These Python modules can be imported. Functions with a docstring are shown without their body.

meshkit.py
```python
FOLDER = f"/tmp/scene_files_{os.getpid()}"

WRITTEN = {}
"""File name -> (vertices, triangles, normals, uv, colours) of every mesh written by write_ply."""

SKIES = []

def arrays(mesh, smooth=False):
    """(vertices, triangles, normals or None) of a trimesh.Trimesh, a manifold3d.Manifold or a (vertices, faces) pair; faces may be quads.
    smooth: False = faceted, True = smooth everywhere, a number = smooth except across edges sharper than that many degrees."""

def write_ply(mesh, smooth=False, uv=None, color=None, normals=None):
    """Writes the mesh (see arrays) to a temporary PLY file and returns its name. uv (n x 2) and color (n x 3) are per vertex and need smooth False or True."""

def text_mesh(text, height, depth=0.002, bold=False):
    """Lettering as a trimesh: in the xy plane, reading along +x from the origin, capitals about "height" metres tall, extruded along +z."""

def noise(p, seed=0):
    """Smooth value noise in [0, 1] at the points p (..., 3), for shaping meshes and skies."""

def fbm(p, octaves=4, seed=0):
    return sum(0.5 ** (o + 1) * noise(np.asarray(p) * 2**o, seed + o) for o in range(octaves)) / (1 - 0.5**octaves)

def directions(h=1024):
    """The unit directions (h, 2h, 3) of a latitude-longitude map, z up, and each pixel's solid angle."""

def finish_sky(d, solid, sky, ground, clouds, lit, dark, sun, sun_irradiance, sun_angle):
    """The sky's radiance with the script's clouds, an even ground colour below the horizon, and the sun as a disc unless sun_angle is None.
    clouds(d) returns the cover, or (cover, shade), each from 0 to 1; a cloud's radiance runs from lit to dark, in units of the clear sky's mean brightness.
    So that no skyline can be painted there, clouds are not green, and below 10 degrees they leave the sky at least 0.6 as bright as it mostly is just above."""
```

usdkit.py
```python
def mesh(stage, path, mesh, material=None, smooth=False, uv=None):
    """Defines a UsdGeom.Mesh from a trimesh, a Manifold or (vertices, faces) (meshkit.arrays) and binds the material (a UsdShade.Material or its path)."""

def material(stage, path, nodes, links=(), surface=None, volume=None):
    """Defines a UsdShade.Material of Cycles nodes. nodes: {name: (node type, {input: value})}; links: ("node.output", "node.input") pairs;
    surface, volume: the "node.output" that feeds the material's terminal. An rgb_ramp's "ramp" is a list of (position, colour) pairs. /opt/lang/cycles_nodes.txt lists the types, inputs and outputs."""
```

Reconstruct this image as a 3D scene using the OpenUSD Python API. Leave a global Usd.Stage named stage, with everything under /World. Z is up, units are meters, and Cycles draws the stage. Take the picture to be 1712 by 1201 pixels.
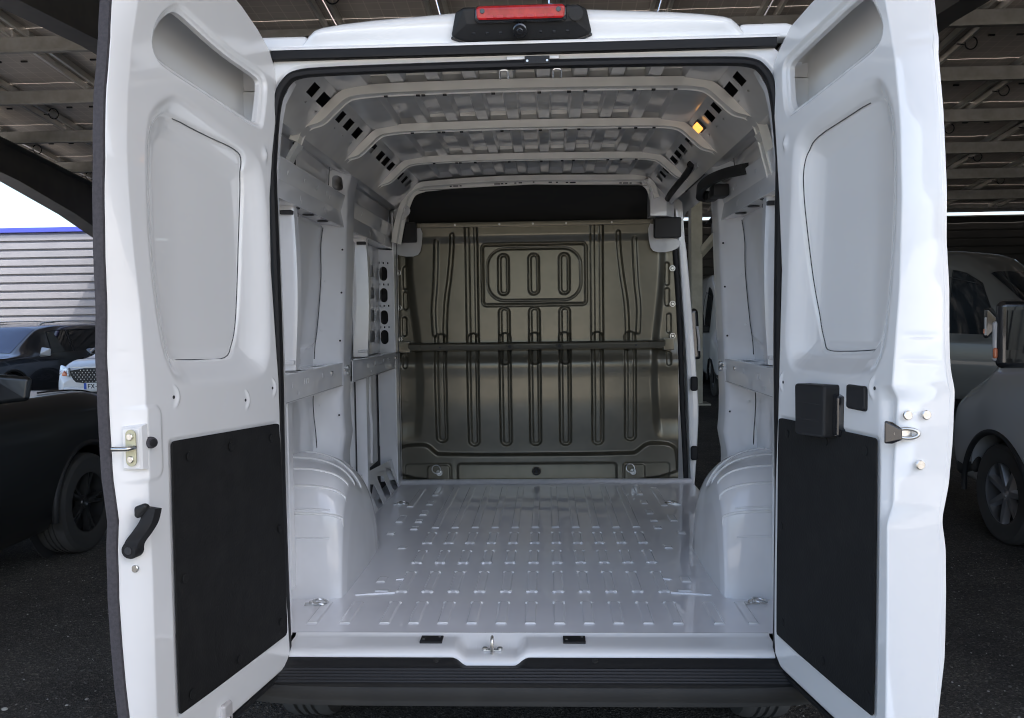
import math, numpy as np, trimesh, usdkit, meshkit
import manifold3d as m3
from shapely.geometry import Polygon, Point, box as sbox
from shapely import affinity
from pxr import Usd, UsdGeom, UsdLux, UsdShade, Gf, Sdf, Vt

stage = Usd.Stage.CreateInMemory()
UsdGeom.SetStageUpAxis(stage, UsdGeom.Tokens.z)
UsdGeom.SetStageMetersPerUnit(stage, 1.0)
world = UsdGeom.Xform.Define(stage, '/World')
stage.SetDefaultPrim(world.GetPrim())
UsdGeom.Scope.Define(stage, '/World/Looks')
rng = np.random.default_rng(7)

# ---------------------------------------------------------------- camera
EXPOSURE = 1.48
CAM = np.array([0.0663, -2.6123, 1.5828]); YAW, PITCH, ROLL = 0.0415, -0.047, -0.0139
fw = np.array([-math.sin(YAW) * math.cos(PITCH), math.cos(YAW) * math.cos(PITCH), math.sin(PITCH)])
rt = np.cross(fw, [0, 0, 1]); rt /= np.linalg.norm(rt); up = np.cross(rt, fw)
r2 = math.cos(ROLL) * rt + math.sin(ROLL) * up; u2 = math.cos(ROLL) * up - math.sin(ROLL) * rt
cam = UsdGeom.Camera.Define(stage, '/World/camera')
cam.AddTransformOp().Set(Gf.Matrix4d(*[float(x) for row in (list(r2) + [0], list(u2) + [0], list(-fw) + [0], list(CAM) + [1]) for x in row]))
cam.CreateHorizontalApertureAttr(36.0); cam.CreateVerticalApertureAttr(36.0 * 719 / 1024)
cam.CreateFocalLengthAttr(36.0 * 1401 / 1712); cam.CreateClippingRangeAttr(Gf.Vec2f(0.05, 500))
cam.CreateExposureAttr(EXPOSURE)

# ---------------------------------------------------------------- sky and sun (from the right, behind the camera)
SUN = np.array([0.61, -0.30, 1.05]); SUN /= np.linalg.norm(SUN)
elev, rot = math.asin(SUN[2]), math.atan2(SUN[0], SUN[1])
skymat = usdkit.material(stage, '/World/Looks/sky', {
    's': ('sky_texture', dict(sky_type='single_scattering', sun_disc=False, sun_elevation=elev, sun_rotation=rot, air_density=1.0, aerosol_density=3.5, ozone_density=1.0)),
    'b': ('background_shader', dict(strength=0.15))}, [('s.color', 'b.color')], surface='b.background')
dome = UsdLux.DomeLight.Define(stage, '/World/sky')
UsdShade.MaterialBindingAPI.Apply(dome.GetPrim()).Bind(skymat)
dome.GetPrim().SetCustomDataByKey('kind', 'structure')
sun = UsdLux.DistantLight.Define(stage, '/World/sun')
sun.CreateIntensityAttr(0.65); sun.CreateNormalizeAttr(True); sun.CreateAngleAttr(0.5); sun.CreateColorAttr(Gf.Vec3f(1.0, 0.95, 0.88))
zx = SUN; xx = np.cross([0, 0, 1], zx); xx /= np.linalg.norm(xx); yx = np.cross(zx, xx)
sun.AddTransformOp().Set(Gf.Matrix4d(*[float(x) for row in (list(xx) + [0], list(yx) + [0], list(zx) + [0], [0, 0, 20, 1]) for x in row]))

# ---------------------------------------------------------------- materials
def pm(name, color, rough=0.5, metal=0.0, coat=0.0, noise=None, bump=None, spec=0.5, coat_rough=0.03, emit=None, rvar=None, cvar=None):
    """noise=(scale, colour2, lo, hi); bump=(scale, strength, distance)"""
    n = {'p': ('principled_bsdf', dict(base_color=color, roughness=rough, metallic=metal, coat_weight=coat, coat_roughness=coat_rough, specular_ior_level=spec))}
    l = []
    if noise or bump or rvar or cvar:
        n['g'] = ('geometry', {})
    if noise:
        sc, c2, lo, hi = noise
        n['n'] = ('noise_texture', dict(scale=sc, detail=6.0, roughness=0.6)); l.append(('g.position', 'n.vector'))
        n['r'] = ('rgb_ramp', {'ramp': [(0, color), (lo, color), (hi, c2), (1, c2)]}); l += [('n.fac', 'r.fac'), ('r.color', 'p.base_color')]
    if rvar:
        n['rn'] = ('noise_texture', dict(scale=rvar[0], detail=4.0)); l.append(('g.position', 'rn.vector'))
        n['rm'] = ('map_range', dict(from_min=0.35, from_max=0.65, to_min=rvar[1], to_max=rvar[2], clamp=True)); l += [('rn.fac', 'rm.value'), ('rm.result', 'p.roughness')]
    if cvar:
        n['cn'] = ('noise_texture', dict(scale=cvar[0], detail=7.0, roughness=0.65)); l.append(('g.position', 'cn.vector'))
        n['cm'] = ('map_range', dict(from_min=0.45, from_max=0.7, to_min=cvar[1], to_max=cvar[2], clamp=True)); l += [('cn.fac', 'cm.value'), ('cm.result', 'p.coat_roughness')]
    if bump:
        n['bn'] = ('noise_texture', dict(scale=bump[0], detail=4.0)); l.append(('g.position', 'bn.vector'))
        n['b'] = ('bump', dict(strength=bump[1], distance=bump[2])); l += [('bn.fac', 'b.height'), ('b.normal', 'p.normal')]
    if emit:
        n['p'][1]['emission_color'] = emit[0]; n['p'][1]['emission_strength'] = emit[1]
    return usdkit.material(stage, '/World/Looks/' + name, n, l, surface='p.BSDF')

M = {}
M['white'] = pm('white_paint', (0.80, 0.80, 0.79), 0.35, coat=1.0, coat_rough=0.015, bump=(4.0, 0.08, 0.003))
M['inner'] = pm('white_inner_paint', (0.77, 0.775, 0.785), 0.36, coat=1.0, coat_rough=0.025, noise=(3.0, (0.70, 0.705, 0.715), 0.4, 0.7), bump=(6.0, 0.16, 0.006))
M['floor'] = pm('floor_paint', (0.87, 0.865, 0.885), 0.35, coat=1.0, coat_rough=0.015, noise=(2.5, (0.80, 0.795, 0.82), 0.4, 0.7), bump=(4.0, 0.22, 0.006), cvar=(3.5, 0.01, 0.14))
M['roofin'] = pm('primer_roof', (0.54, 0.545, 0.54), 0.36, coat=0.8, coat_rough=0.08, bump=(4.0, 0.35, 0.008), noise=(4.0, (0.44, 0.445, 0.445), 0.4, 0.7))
M['beam'] = pm('beam_paint', (0.80, 0.785, 0.73), 0.35, coat=1.0, coat_rough=0.06, bump=(8.0, 0.2, 0.003))
M['bulk'] = pm('bulkhead_primer', (0.150, 0.138, 0.104), 0.30, metal=0.7, coat=0.3, coat_rough=0.16, noise=(9.0, (0.128, 0.119, 0.090), 0.4, 0.7), bump=(3.0, 0.15, 0.006))
M['rubber'] = pm('black_rubber', (0.012, 0.012, 0.013), 0.6, bump=(60.0, 0.2, 0.002), spec=0.3)
M['seal_grey'] = pm('grey_rubber', (0.045, 0.042, 0.048), 0.75, noise=(120.0, (0.06, 0.056, 0.062), 0.4, 0.6), bump=(150.0, 0.4, 0.002))
M['black'] = pm('black_plastic', (0.013, 0.013, 0.0135), 0.5, bump=(250.0, 0.25, 0.001), noise=(400.0, (0.018, 0.018, 0.0185), 0.4, 0.6), spec=0.35)
M['trim'] = pm('black_trim_board', (0.009, 0.009, 0.009), 0.72, bump=(160.0, 0.5, 0.002), noise=(14.0, (0.015, 0.015, 0.0145), 0.45, 0.75), spec=0.3)
M['bumper'] = pm('dark_grey_bumper', (0.024, 0.0235, 0.022), 0.62, bump=(300.0, 0.4, 0.001), noise=(8.0, (0.032, 0.031, 0.028), 0.35, 0.7), spec=0.35)
M['gloss'] = pm('gloss_black', (0.01, 0.01, 0.011), 0.12, coat=1.0)
M['cloth'] = pm('dark_headliner', (0.020, 0.020, 0.019), 0.8, noise=(300.0, (0.03, 0.03, 0.028), 0.4, 0.6))
M['cavity'] = pm('dark_cavity', (0.03, 0.03, 0.032), 0.7)
M['steel'] = pm('zinc_steel', (0.72, 0.72, 0.70), 0.25, metal=1.0, noise=(80.0, (0.6, 0.6, 0.58), 0.4, 0.6))
M['galv'] = pm('galvanised_steel', (0.30, 0.29, 0.27), 0.55, metal=0.35, noise=(6.0, (0.23, 0.22, 0.20), 0.35, 0.65), bump=(40.0, 0.15, 0.002))
M['darksteel'] = pm('dark_girder', (0.06, 0.06, 0.06), 0.55, noise=(3.0, (0.085, 0.082, 0.078), 0.35, 0.65))
M['alu'] = pm('aluminium_rail', (0.75, 0.74, 0.70), 0.38, metal=0.9)
M['beige'] = pm('zinc_yellow', (0.52, 0.50, 0.34), 0.4, metal=0.3)
M['red'] = pm('red_lens', (0.34, 0.004, 0.008), 0.16, coat=0.5, noise=(30.0, (0.46, 0.012, 0.015), 0.4, 0.6))
M['redin'] = pm('red_reflector', (0.50, 0.02, 0.012), 0.3, coat=0.5)
M['lamp'] = pm('amber_lamp', (0.9, 0.5, 0.15), 0.3, emit=((1.0, 0.42, 0.08), 0.65))
M['lampcore'] = pm('lamp_core', (1, 0.8, 0.5), 0.3, emit=((1.0, 0.75, 0.35), 2.5))
M['tyre'] = pm('tyre_rubber', (0.045, 0.044, 0.042), 0.75, noise=(50.0, (0.04, 0.038, 0.035), 0.4, 0.7))
M['rim'] = pm('alloy_rim', (0.50, 0.50, 0.51), 0.3, metal=0.9)
M['rimdark'] = pm('alloy_dark', (0.09, 0.09, 0.09), 0.3, metal=0.8)
M['carblack'] = pm('car_black', (0.012, 0.013, 0.016), 0.25, coat=1.0)
M['cardark'] = pm('car_dark', (0.006, 0.0065, 0.0065), 0.35, coat=0.55, coat_rough=0.08)
M['bead'] = pm('sealant_grey', (0.085, 0.088, 0.092), 0.6)
M['carwhite'] = pm('car_white', (0.72, 0.72, 0.72), 0.28, coat=1.0)
M['carsilver'] = pm('van_silver', (0.50, 0.505, 0.50), 0.3, metal=0.2, coat=1.0)
M['carwhite_shade'] = pm('white_van_shade', (0.10, 0.097, 0.09), 0.35, coat=0.6)  # paint of a white van, its deep shade put into the grey
M['yard'] = pm('concrete_yard', (0.52, 0.48, 0.42), 0.85, noise=(0.8, (0.44, 0.41, 0.36), 0.35, 0.7))
M['carglass'] = pm('car_glass', (0.01, 0.012, 0.014), 0.04, spec=0.8)
M['bluglass'] = pm('car_windscreen', (0.03, 0.045, 0.10), 0.03, spec=1.0)
M['headlamp'] = pm('headlamp', (0.70, 0.72, 0.74), 0.12, metal=0.4, coat=1.0, noise=(40.0, (0.25, 0.26, 0.28), 0.4, 0.6))
M['amber'] = pm('amber_lens', (0.75, 0.22, 0.10), 0.2, coat=1.0)
M['plate'] = pm('plate_white', (0.78, 0.78, 0.78), 0.4)
M['plateblue'] = pm('plate_blue', (0.03, 0.10, 0.50), 0.4)
M['letter'] = pm('plate_letter', (0.02, 0.02, 0.03), 0.5)
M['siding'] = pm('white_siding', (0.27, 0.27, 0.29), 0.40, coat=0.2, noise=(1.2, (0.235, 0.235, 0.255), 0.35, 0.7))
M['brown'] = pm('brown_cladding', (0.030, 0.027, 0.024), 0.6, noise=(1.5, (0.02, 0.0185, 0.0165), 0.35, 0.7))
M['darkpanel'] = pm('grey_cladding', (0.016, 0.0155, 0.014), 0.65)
M['bluetrim'] = pm('blue_trim', (0.06, 0.08, 0.42), 0.45)
M['tan'] = pm('column_zinc', (0.36, 0.34, 0.28), 0.5, metal=0.3, noise=(5.0, (0.28, 0.27, 0.22), 0.35, 0.65))
M['clear'] = pm('clear_plastic', (0.55, 0.53, 0.52), 0.15, coat=1.0)

# PV panel underside: grey-brown backsheet with faint cell grid
M['pv'] = usdkit.material(stage, '/World/Looks/solar_backsheet', {
    'g': ('geometry', {}), 'n': ('noise_texture', dict(scale=1.1, detail=5.0)),
    'r': ('rgb_ramp', {'ramp': [(0, (0.40, 0.36, 0.325)), (0.4, (0.40, 0.36, 0.325)), (0.65, (0.48, 0.435, 0.39)), (1, (0.48, 0.435, 0.39))]}),
    'br': ('brick_texture', dict(offset=0.0, scale=1.0, mortar_size=0.006, brick_width=0.164, row_height=0.164, color1=(1, 1, 1), color2=(0.94, 0.94, 0.94), mortar=(1.25, 1.25, 1.25))),
    'm': ('mix_color', dict(blend_type='multiply', fac=1.0, use_clamp=False)),
    'p': ('principled_bsdf', dict(roughness=0.5, specular_ior_level=0.4))},
    [('g.position', 'n.vector'), ('n.fac', 'r.fac'), ('g.position', 'br.vector'), ('r.color', 'm.a'), ('br.color', 'm.b'), ('m.result', 'p.base_color')], surface='p.BSDF')
# tarmac with pale chippings
M['ground'] = usdkit.material(stage, '/World/Looks/asphalt', {
    'g': ('geometry', {}), 'v': ('voronoi_texture', dict(scale=120.0)), 'n': ('noise_texture', dict(scale=1.3, detail=8.0, roughness=0.65)),
    'n2': ('noise_texture', dict(scale=90.0, detail=3.0)),
    'r': ('rgb_ramp', {'ramp': [(0, (0.050, 0.047, 0.043)), (0.35, (0.058, 0.054, 0.049)), (0.6, (0.10, 0.094, 0.083)), (1, (0.12, 0.112, 0.098))]}),
    'vr': ('rgb_ramp', {'ramp': [(0, (0.55, 0.55, 0.55)), (0.5, (0.8, 0.8, 0.8)), (0.80, (1.05, 1.05, 1.05)), (0.93, (1.5, 1.47, 1.4)), (1, (2.2, 2.15, 2.05))]}),
    's': ('separate_color', {}), 'm': ('mix_color', dict(blend_type='multiply', fac=1.0, use_clamp=False)),
    'b': ('bump', dict(strength=0.9, distance=0.01)), 'ad': ('math', dict(math_type='add')),
    'p': ('principled_bsdf', dict(roughness=0.85, specular_ior_level=0.3))},
    [('g.position', 'v.vector'), ('g.position', 'n.vector'), ('g.position', 'n2.vector'), ('n.fac', 'r.fac'), ('v.color', 's.color'), ('s.r', 'vr.fac'),
     ('r.color', 'm.a'), ('vr.color', 'm.b'), ('m.result', 'p.base_color'), ('v.distance', 'ad.value1'), ('n2.fac', 'ad.value2'), ('ad.value', 'b.height'), ('b.normal', 'p.normal')], surface='p.BSDF')
M['stone'] = usdkit.material(stage, '/World/Looks/chippings', {
    'o': ('object_info', {}), 'r': ('rgb_ramp', {'ramp': [(0, (0.05, 0.048, 0.045)), (0.55, (0.11, 0.105, 0.095)), (0.85, (0.20, 0.19, 0.17)), (1, (0.42, 0.41, 0.38))]}),
    'p': ('principled_bsdf', dict(roughness=0.8))}, [('o.random', 'r.fac'), ('r.color', 'p.base_color')], surface='p.BSDF')

# ---------------------------------------------------------------- prim helpers
def path_of(parent):
    return '/World' if parent is None else str((parent.GetPrim() if hasattr(parent, 'GetPrim') else parent).GetPath())
def uniq(base, name):
    p, k = f'{base}/{name}', 0
    while stage.GetPrimAtPath(p):
        k += 1; p = f'{base}/{name}_{k:03d}'
    return p
def tag(o, label=None, cat=None, group=None, kind=None):
    p = o.GetPrim() if hasattr(o, 'GetPrim') else o
    for k, v in (('label', label), ('category', cat), ('group', group), ('kind', kind)):
        if v: p.SetCustomDataByKey(k, v)
    return o
def P(name, mesh, mat, parent=None, smooth=32, label=None):
    o = usdkit.mesh(stage, uniq(path_of(parent), name), mesh, M[mat] if isinstance(mat, str) else mat, smooth=smooth)
    if label: tag(o, label)
    return o
def thing(name, label, cat, loc=(0, 0, 0), rz=0, group=None):
    x = UsdGeom.Xform.Define(stage, uniq('/World', name))
    x.AddTranslateOp().Set(Gf.Vec3d(*map(float, loc))); x.AddRotateZOp().Set(float(rz))
    return tag(x, label, cat, group)
def part(name, parent, label=None):
    x = UsdGeom.Xform.Define(stage, uniq(path_of(parent), name))
    if label: tag(x, label)
    return x
def stuffed(o): return tag(o, kind='stuff')

# ---------------------------------------------------------------- mesh helpers
def cat(*ms):
    out = []
    for m in ms:
        if isinstance(m, (list,)): out += m
        else: out.append(m)
    return trimesh.util.concatenate(out)
def bx(x0, x1, y0, y1, z0, z1, ch=0.0):
    if ch <= 0:
        m = trimesh.creation.box([x1 - x0, y1 - y0, z1 - z0]); m.apply_translation([(x0 + x1) / 2, (y0 + y1) / 2, (z0 + z1) / 2]); return m
    pts = []
    for sx in (0, 1):
        for sy in (0, 1):
            for sz in (0, 1):
                c = np.array([[x0, x1][sx], [y0, y1][sy], [z0, z1][sz]]); d = np.array([1 - 2 * sx, 1 - 2 * sy, 1 - 2 * sz]) * ch
                for k in range(3):
                    e = d.copy(); e[k] = 0; pts.append(c + e)
                pts.append(c + d * 0.3)
    return trimesh.convex.convex_hull(np.array(pts))
def grid(V):
    V = np.asarray(V, float); n, m = V.shape[:2]
    idx = np.arange(n * m).reshape(n, m)
    q = np.stack([idx[:-1, :-1], idx[:-1, 1:], idx[1:, 1:], idx[1:, :-1]], -1).reshape(-1, 4)
    f = np.vstack([q[:, [0, 1, 2]], q[:, [0, 2, 3]]])
    return trimesh.Trimesh(V.reshape(-1, 3), f, process=False)
def loft(rings, cap=True, closed=True):
    R = np.asarray(rings, float); n, m = R.shape[:2]
    if closed: R = np.concatenate([R, R[:, :1]], 1)
    g = grid(R)
    if not cap: return g
    ms = [g]
    for k in (0, n - 1):
        r = np.asarray(rings[k]); c = r.mean(0); v = np.vstack([r, c]); i = np.arange(m)
        ms.append(trimesh.Trimesh(v, np.stack([i, (i + 1) % m, np.full(m, m)], 1), process=False))
    return cat(*ms)
def solid_loft(rings):
    R = np.asarray(rings, float); n, m = R.shape[:2]
    v = R.reshape(-1, 3); f = []
    for a in range(n - 1):
        for b in range(m):
            p, q = a * m + b, a * m + (b + 1) % m
            f += [[p, q, q + m], [p, q + m, p + m]]
    c0, c1 = len(v), len(v) + 1
    v = np.vstack([v, R[0].mean(0), R[-1].mean(0)])
    for b in range(m):
        f.append([c0, (b + 1) % m, b]); f.append([c1, (n - 1) * m + b, (n - 1) * m + (b + 1) % m])
    t = trimesh.Trimesh(v, f, process=False)
    if t.volume < 0: t.invert()
    return t
def to_m(t): return m3.Manifold(m3.Mesh(np.asarray(t.vertices, np.float32), np.asarray(t.faces, np.uint32)))
def from_m(m):
    g = m.to_mesh(); return trimesh.Trimesh(g.vert_properties[:, :3], g.tri_verts, process=False)
def tube(pts, r, seg=8, closed=False):
    pts = np.asarray(pts, float); n = len(pts)
    T = np.gradient(pts, axis=0) if not closed else np.roll(pts, -1, 0) - np.roll(pts, 1, 0)
    T /= np.linalg.norm(T, axis=1, keepdims=True) + 1e-12
    u = np.cross(T[0], [0, 0, 1.0]); u = u if np.linalg.norm(u) > 1e-3 else np.cross(T[0], [1.0, 0, 0])
    u /= np.linalg.norm(u); rings = []
    a = np.linspace(0, 2 * np.pi, seg, endpoint=False); rr = np.broadcast_to(r, n)
    for k in range(n):
        u = u - T[k] * (u @ T[k]); u /= np.linalg.norm(u) + 1e-12; w = np.cross(T[k], u)
        rings.append(pts[k] + rr[k] * (np.cos(a)[:, None] * u + np.sin(a)[:, None] * w))
    if closed: rings.append(rings[0]); return loft(rings, cap=False)
    return loft(rings)
def catmull(p, n=8, closed=False):
    p = np.asarray(p, float); N = len(p); out = []
    get = (lambda i: p[i % N]) if closed else (lambda i: p[min(max(i, 0), N - 1)])
    for i in range(N if closed else N - 1):
        a, b, c, d = get(i - 1), get(i), get(i + 1), get(i + 2)
        for t in np.linspace(0, 1, n, endpoint=False):
            out.append(0.5 * (2 * b + (c - a) * t + (2 * a - 5 * b + 4 * c - d) * t * t + (3 * b - a - 3 * c + d) * t ** 3))
    if not closed: out.append(p[-1])
    return np.array(out)
def chaikin(p, it=2):
    p = np.asarray(p, float)
    for _ in range(it):
        q = np.roll(p, -1, 0); p = np.stack([0.75 * p + 0.25 * q, 0.25 * p + 0.75 * q], 1).reshape(-1, p.shape[1])
    return p
def rrect(x0, x1, y0, y1, r, seg=6):
    pts = []
    for cx, cy, a0 in ((x1 - r, y1 - r, 0), (x0 + r, y1 - r, 90), (x0 + r, y0 + r, 180), (x1 - r, y0 + r, 270)):
        for a in np.radians(np.linspace(a0, a0 + 90, seg)): pts.append((cx + r * math.cos(a), cy + r * math.sin(a)))
    return np.array(pts)
def sweep_xz(path, sec, closed=False):
    """path: (N,2) in x,z; sec: list of (n, y): n along the outward (left-hand) normal"""
    path = np.asarray(path, float)
    T = np.gradient(path, axis=0) if not closed else np.roll(path, -1, 0) - np.roll(path, 1, 0)
    T /= np.linalg.norm(T, axis=1, keepdims=True); N = np.stack([-T[:, 1], T[:, 0]], 1)
    rings = [[(p[0] + n[0] * s, y, p[1] + n[1] * s) for s, y in sec] for p, n in zip(path, N)]
    return loft(rings, cap=not closed)
def plate(poly, o, U, V, t):
    """extrudes a shapely polygon in the plane o + u U + v V by t along U x V"""
    U, V = np.asarray(U, float), np.asarray(V, float); W = np.cross(U, V); W /= np.linalg.norm(W)
    ms = [trimesh.creation.extrude_polygon(g, t, engine='earcut') for g in getattr(poly, 'geoms', [poly])]
    m = cat(*ms); T = np.eye(4); T[:3, 0], T[:3, 1], T[:3, 2], T[:3, 3] = U, V, W, o
    m.apply_transform(T); return m
def disc(c, axis, r, h, seg=20, bevel=0.25):
    """bolt-like disc from c along axis"""
    prof = np.array([(0, 0), (r, 0), (r, h * (1 - bevel)), (r * (1 - bevel * 0.6), h), (0, h)])
    m = trimesh.creation.revolve(prof, sections=seg)
    m.apply_transform(trimesh.geometry.align_vectors([0, 0, 1], axis)); m.apply_translation(c); return m
def ring(c, axis, R, r, seg=28, s2=8):
    m = trimesh.creation.torus(R, r, major_sections=seg, minor_sections=s2)
    m.apply_transform(trimesh.geometry.align_vectors([0, 0, 1], axis)); m.apply_translation(c); return m
def sst(a, b, x):
    t = np.clip((x - a) / (b - a), 0, 1); return t * t * (3 - 2 * t)
def sd_box(X, Z, x0, x1, z0, z1, r=0.0):
    cx, cz, hx, hz = (x0 + x1) / 2, (z0 + z1) / 2, (x1 - x0) / 2 - r, (z1 - z0) / 2 - r
    qx, qz = np.abs(X - cx) - hx, np.abs(Z - cz) - hz
    return np.hypot(np.maximum(qx, 0), np.maximum(qz, 0)) + np.minimum(np.maximum(qx, qz), 0) - r
def sd_poly(X, Z, poly):
    p = np.asarray(poly, float); sh = X.shape; x, z = X.ravel(), Z.ravel()
    d = np.full(x.shape, 1e9); s = np.zeros(x.shape, bool); N = len(p)
    for i in range(N):
        a, b = p[i], p[(i + 1) % N]; e = b - a
        t = np.clip(((x - a[0]) * e[0] + (z - a[1]) * e[1]) / (e @ e + 1e-15), 0, 1)
        d = np.minimum(d, (x - a[0] - t * e[0]) ** 2 + (z - a[1] - t * e[1]) ** 2)
        c = (a[1] > z) != (b[1] > z)
        s ^= c & (x < (b[0] - a[0]) * (z - a[1]) / (b[1] - a[1] + 1e-15) + a[0])
    d = np.sqrt(d); return np.where(s, -d, d).reshape(sh)
def sd_line(X, Z, pts):
    p = np.asarray(pts, float); d = np.full(X.shape, 1e9)
    for a, b in zip(p[:-1], p[1:]):
        e = b - a; t = np.clip(((X - a[0]) * e[0] + (Z - a[1]) * e[1]) / (e @ e), 0, 1)
        d = np.minimum(d, np.hypot(X - a[0] - t * e[0], Z - a[1] - t * e[1]))
    return d

def hullpts(pts, r=0.0):
    if r <= 0: return trimesh.convex.convex_hull(np.array(pts))
    return from_m(m3.Manifold.batch_hull([m3.Manifold.sphere(r, 20).translate([float(c) for c in p]) for p in pts]))
#@STRUCTURE
# ================================================================ ground
G = [(-150, 150), (-150, 150)]
g0 = P('ground', grid([[(x, y, 0) for y in (-150, 150)] for x in (-150, 150)]), 'ground', smooth=False)
tag(g0, kind='structure')
g1 = P('concrete_yard', grid([[(x, y, 0.004) for y in (-60, -5.2)] for x in (-60, 60)]), 'yard', smooth=False)
tag(g1, kind='structure')
g2 = P('concrete_yard', grid([[(x, y, 0.004) for y in (-5.19, 17.4)] for x in (-60, -9.4)]), 'yard', smooth=False)
tag(g2, kind='structure')

# ================================================================ the van
van = thing('cargo_van', 'white high-roof cargo van with both rear doors swung open, empty load bay facing the viewer', 'van')

def xw(z): return np.interp(z, [0.5, 1.0, 1.5, 1.9, 2.1, 2.25, 2.34, 2.42], [0.955, 0.975, 0.97, 0.955, 0.94, 0.925, 0.90, 0.80])

def hull_box(x0, x1, y0, y1, z0, z1, i):
    return trimesh.convex.convex_hull(np.array([(x, y, z0) for x in (x0, x1) for y in (y0, y1)] + [(x, y, z1) for x in (x0 + i, x1 - i) for y in (y0 + i, y1 - i)]))
# ---- floor with pressed ribs
FZ = 0.55
segs = [(0.172, 0.402), (0.503, 0.771), (0.880, 1.083), (1.193, 1.399), (1.481, 2.50)]
ribs = [(k * 0.0995, segs) for k in range(-5, 6)] + [(s * x, [(0.172, 0.40)]) for s in (-1, 1) for x in (0.635, 0.748)]
ribs += [(s * 0.60, [(1.45, 1.52), (1.60, 1.66), (1.76, 1.86), (2.0, 2.1), (2.25, 2.5)]) for s in (-1, 1)] + [(s * 0.70, [(1.36, 1.41), (1.60, 1.75), (1.95, 2.45)]) for s in (-1, 1)] + [(s * 0.60, [(0.62, 0.70), (1.1, 1.16)]) for s in (-1, 1)]
xs = [-0.965, 0.965]; ys = [0.10, 2.60, 2.615, 2.63, 2.665]
for c, ss in ribs:
    xs += [c + d for d in (-0.021, -0.0185, -0.016, -0.0135, 0.0, 0.0135, 0.016, 0.0185, 0.021)]
    for a, b in ss: ys += [a - 0.004, a, a + 0.007, a + 0.014, a + 0.020, b - 0.020, b - 0.014, b - 0.007, b, b + 0.004]
xs = np.unique(np.round(xs + list(np.linspace(-0.96, 0.96, 33)), 4)); ys = np.unique(np.round(ys + list(np.linspace(0.1, 2.66, 30)), 4))
Y, X = np.meshgrid(ys, xs, indexing='ij'); Hh = np.zeros_like(X)
for c, ss in ribs:
    prof = sst(0.0205, 0.0135, np.abs(X - c))
    for a, b in ss: Hh = np.maximum(Hh, prof * sst(a, a + 0.016, Y) * sst(b, b - 0.016, Y))
Zf = FZ + 0.0058 * Hh + 0.018 * sst(2.60, 2.625, Y) + 0.0025 * (meshkit.noise(np.stack([X * 3, Y * 3, X * 0], -1)) - 0.5)
P('floor', grid(np.stack([X, Y, Zf], -1)), 'floor', van, smooth=True)
for xx_ in (-0.96, 0.96):
    pass
# seam across the floor and folded edge at the bulkhead foot
dm = []
for c, ss in ribs:
    for i, (a, b) in enumerate(ss):
        for e, y in ((0, a + .012), (1, b - .012)):
            if y > 1.5 and abs(c) < .55 and not (e == 0): continue
            if i == 0 and e == 0 or abs(c) > .55 or y > 1.39:
                dm.append(hull_box(c - .019, c + .019, y - .007, y + .007, FZ - .001, FZ + .0062, .004))
            else:
                for dx in (-.015, .015):
                    q = trimesh.creation.icosphere(2, 1.0); q.vertices = q.vertices * [.0085, .0085, .0048] + [c + dx, y, FZ + .003]; dm.append(q)
stuffed(P('floor_dimple', cat(*dm), 'white', van, smooth=True))


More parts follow.
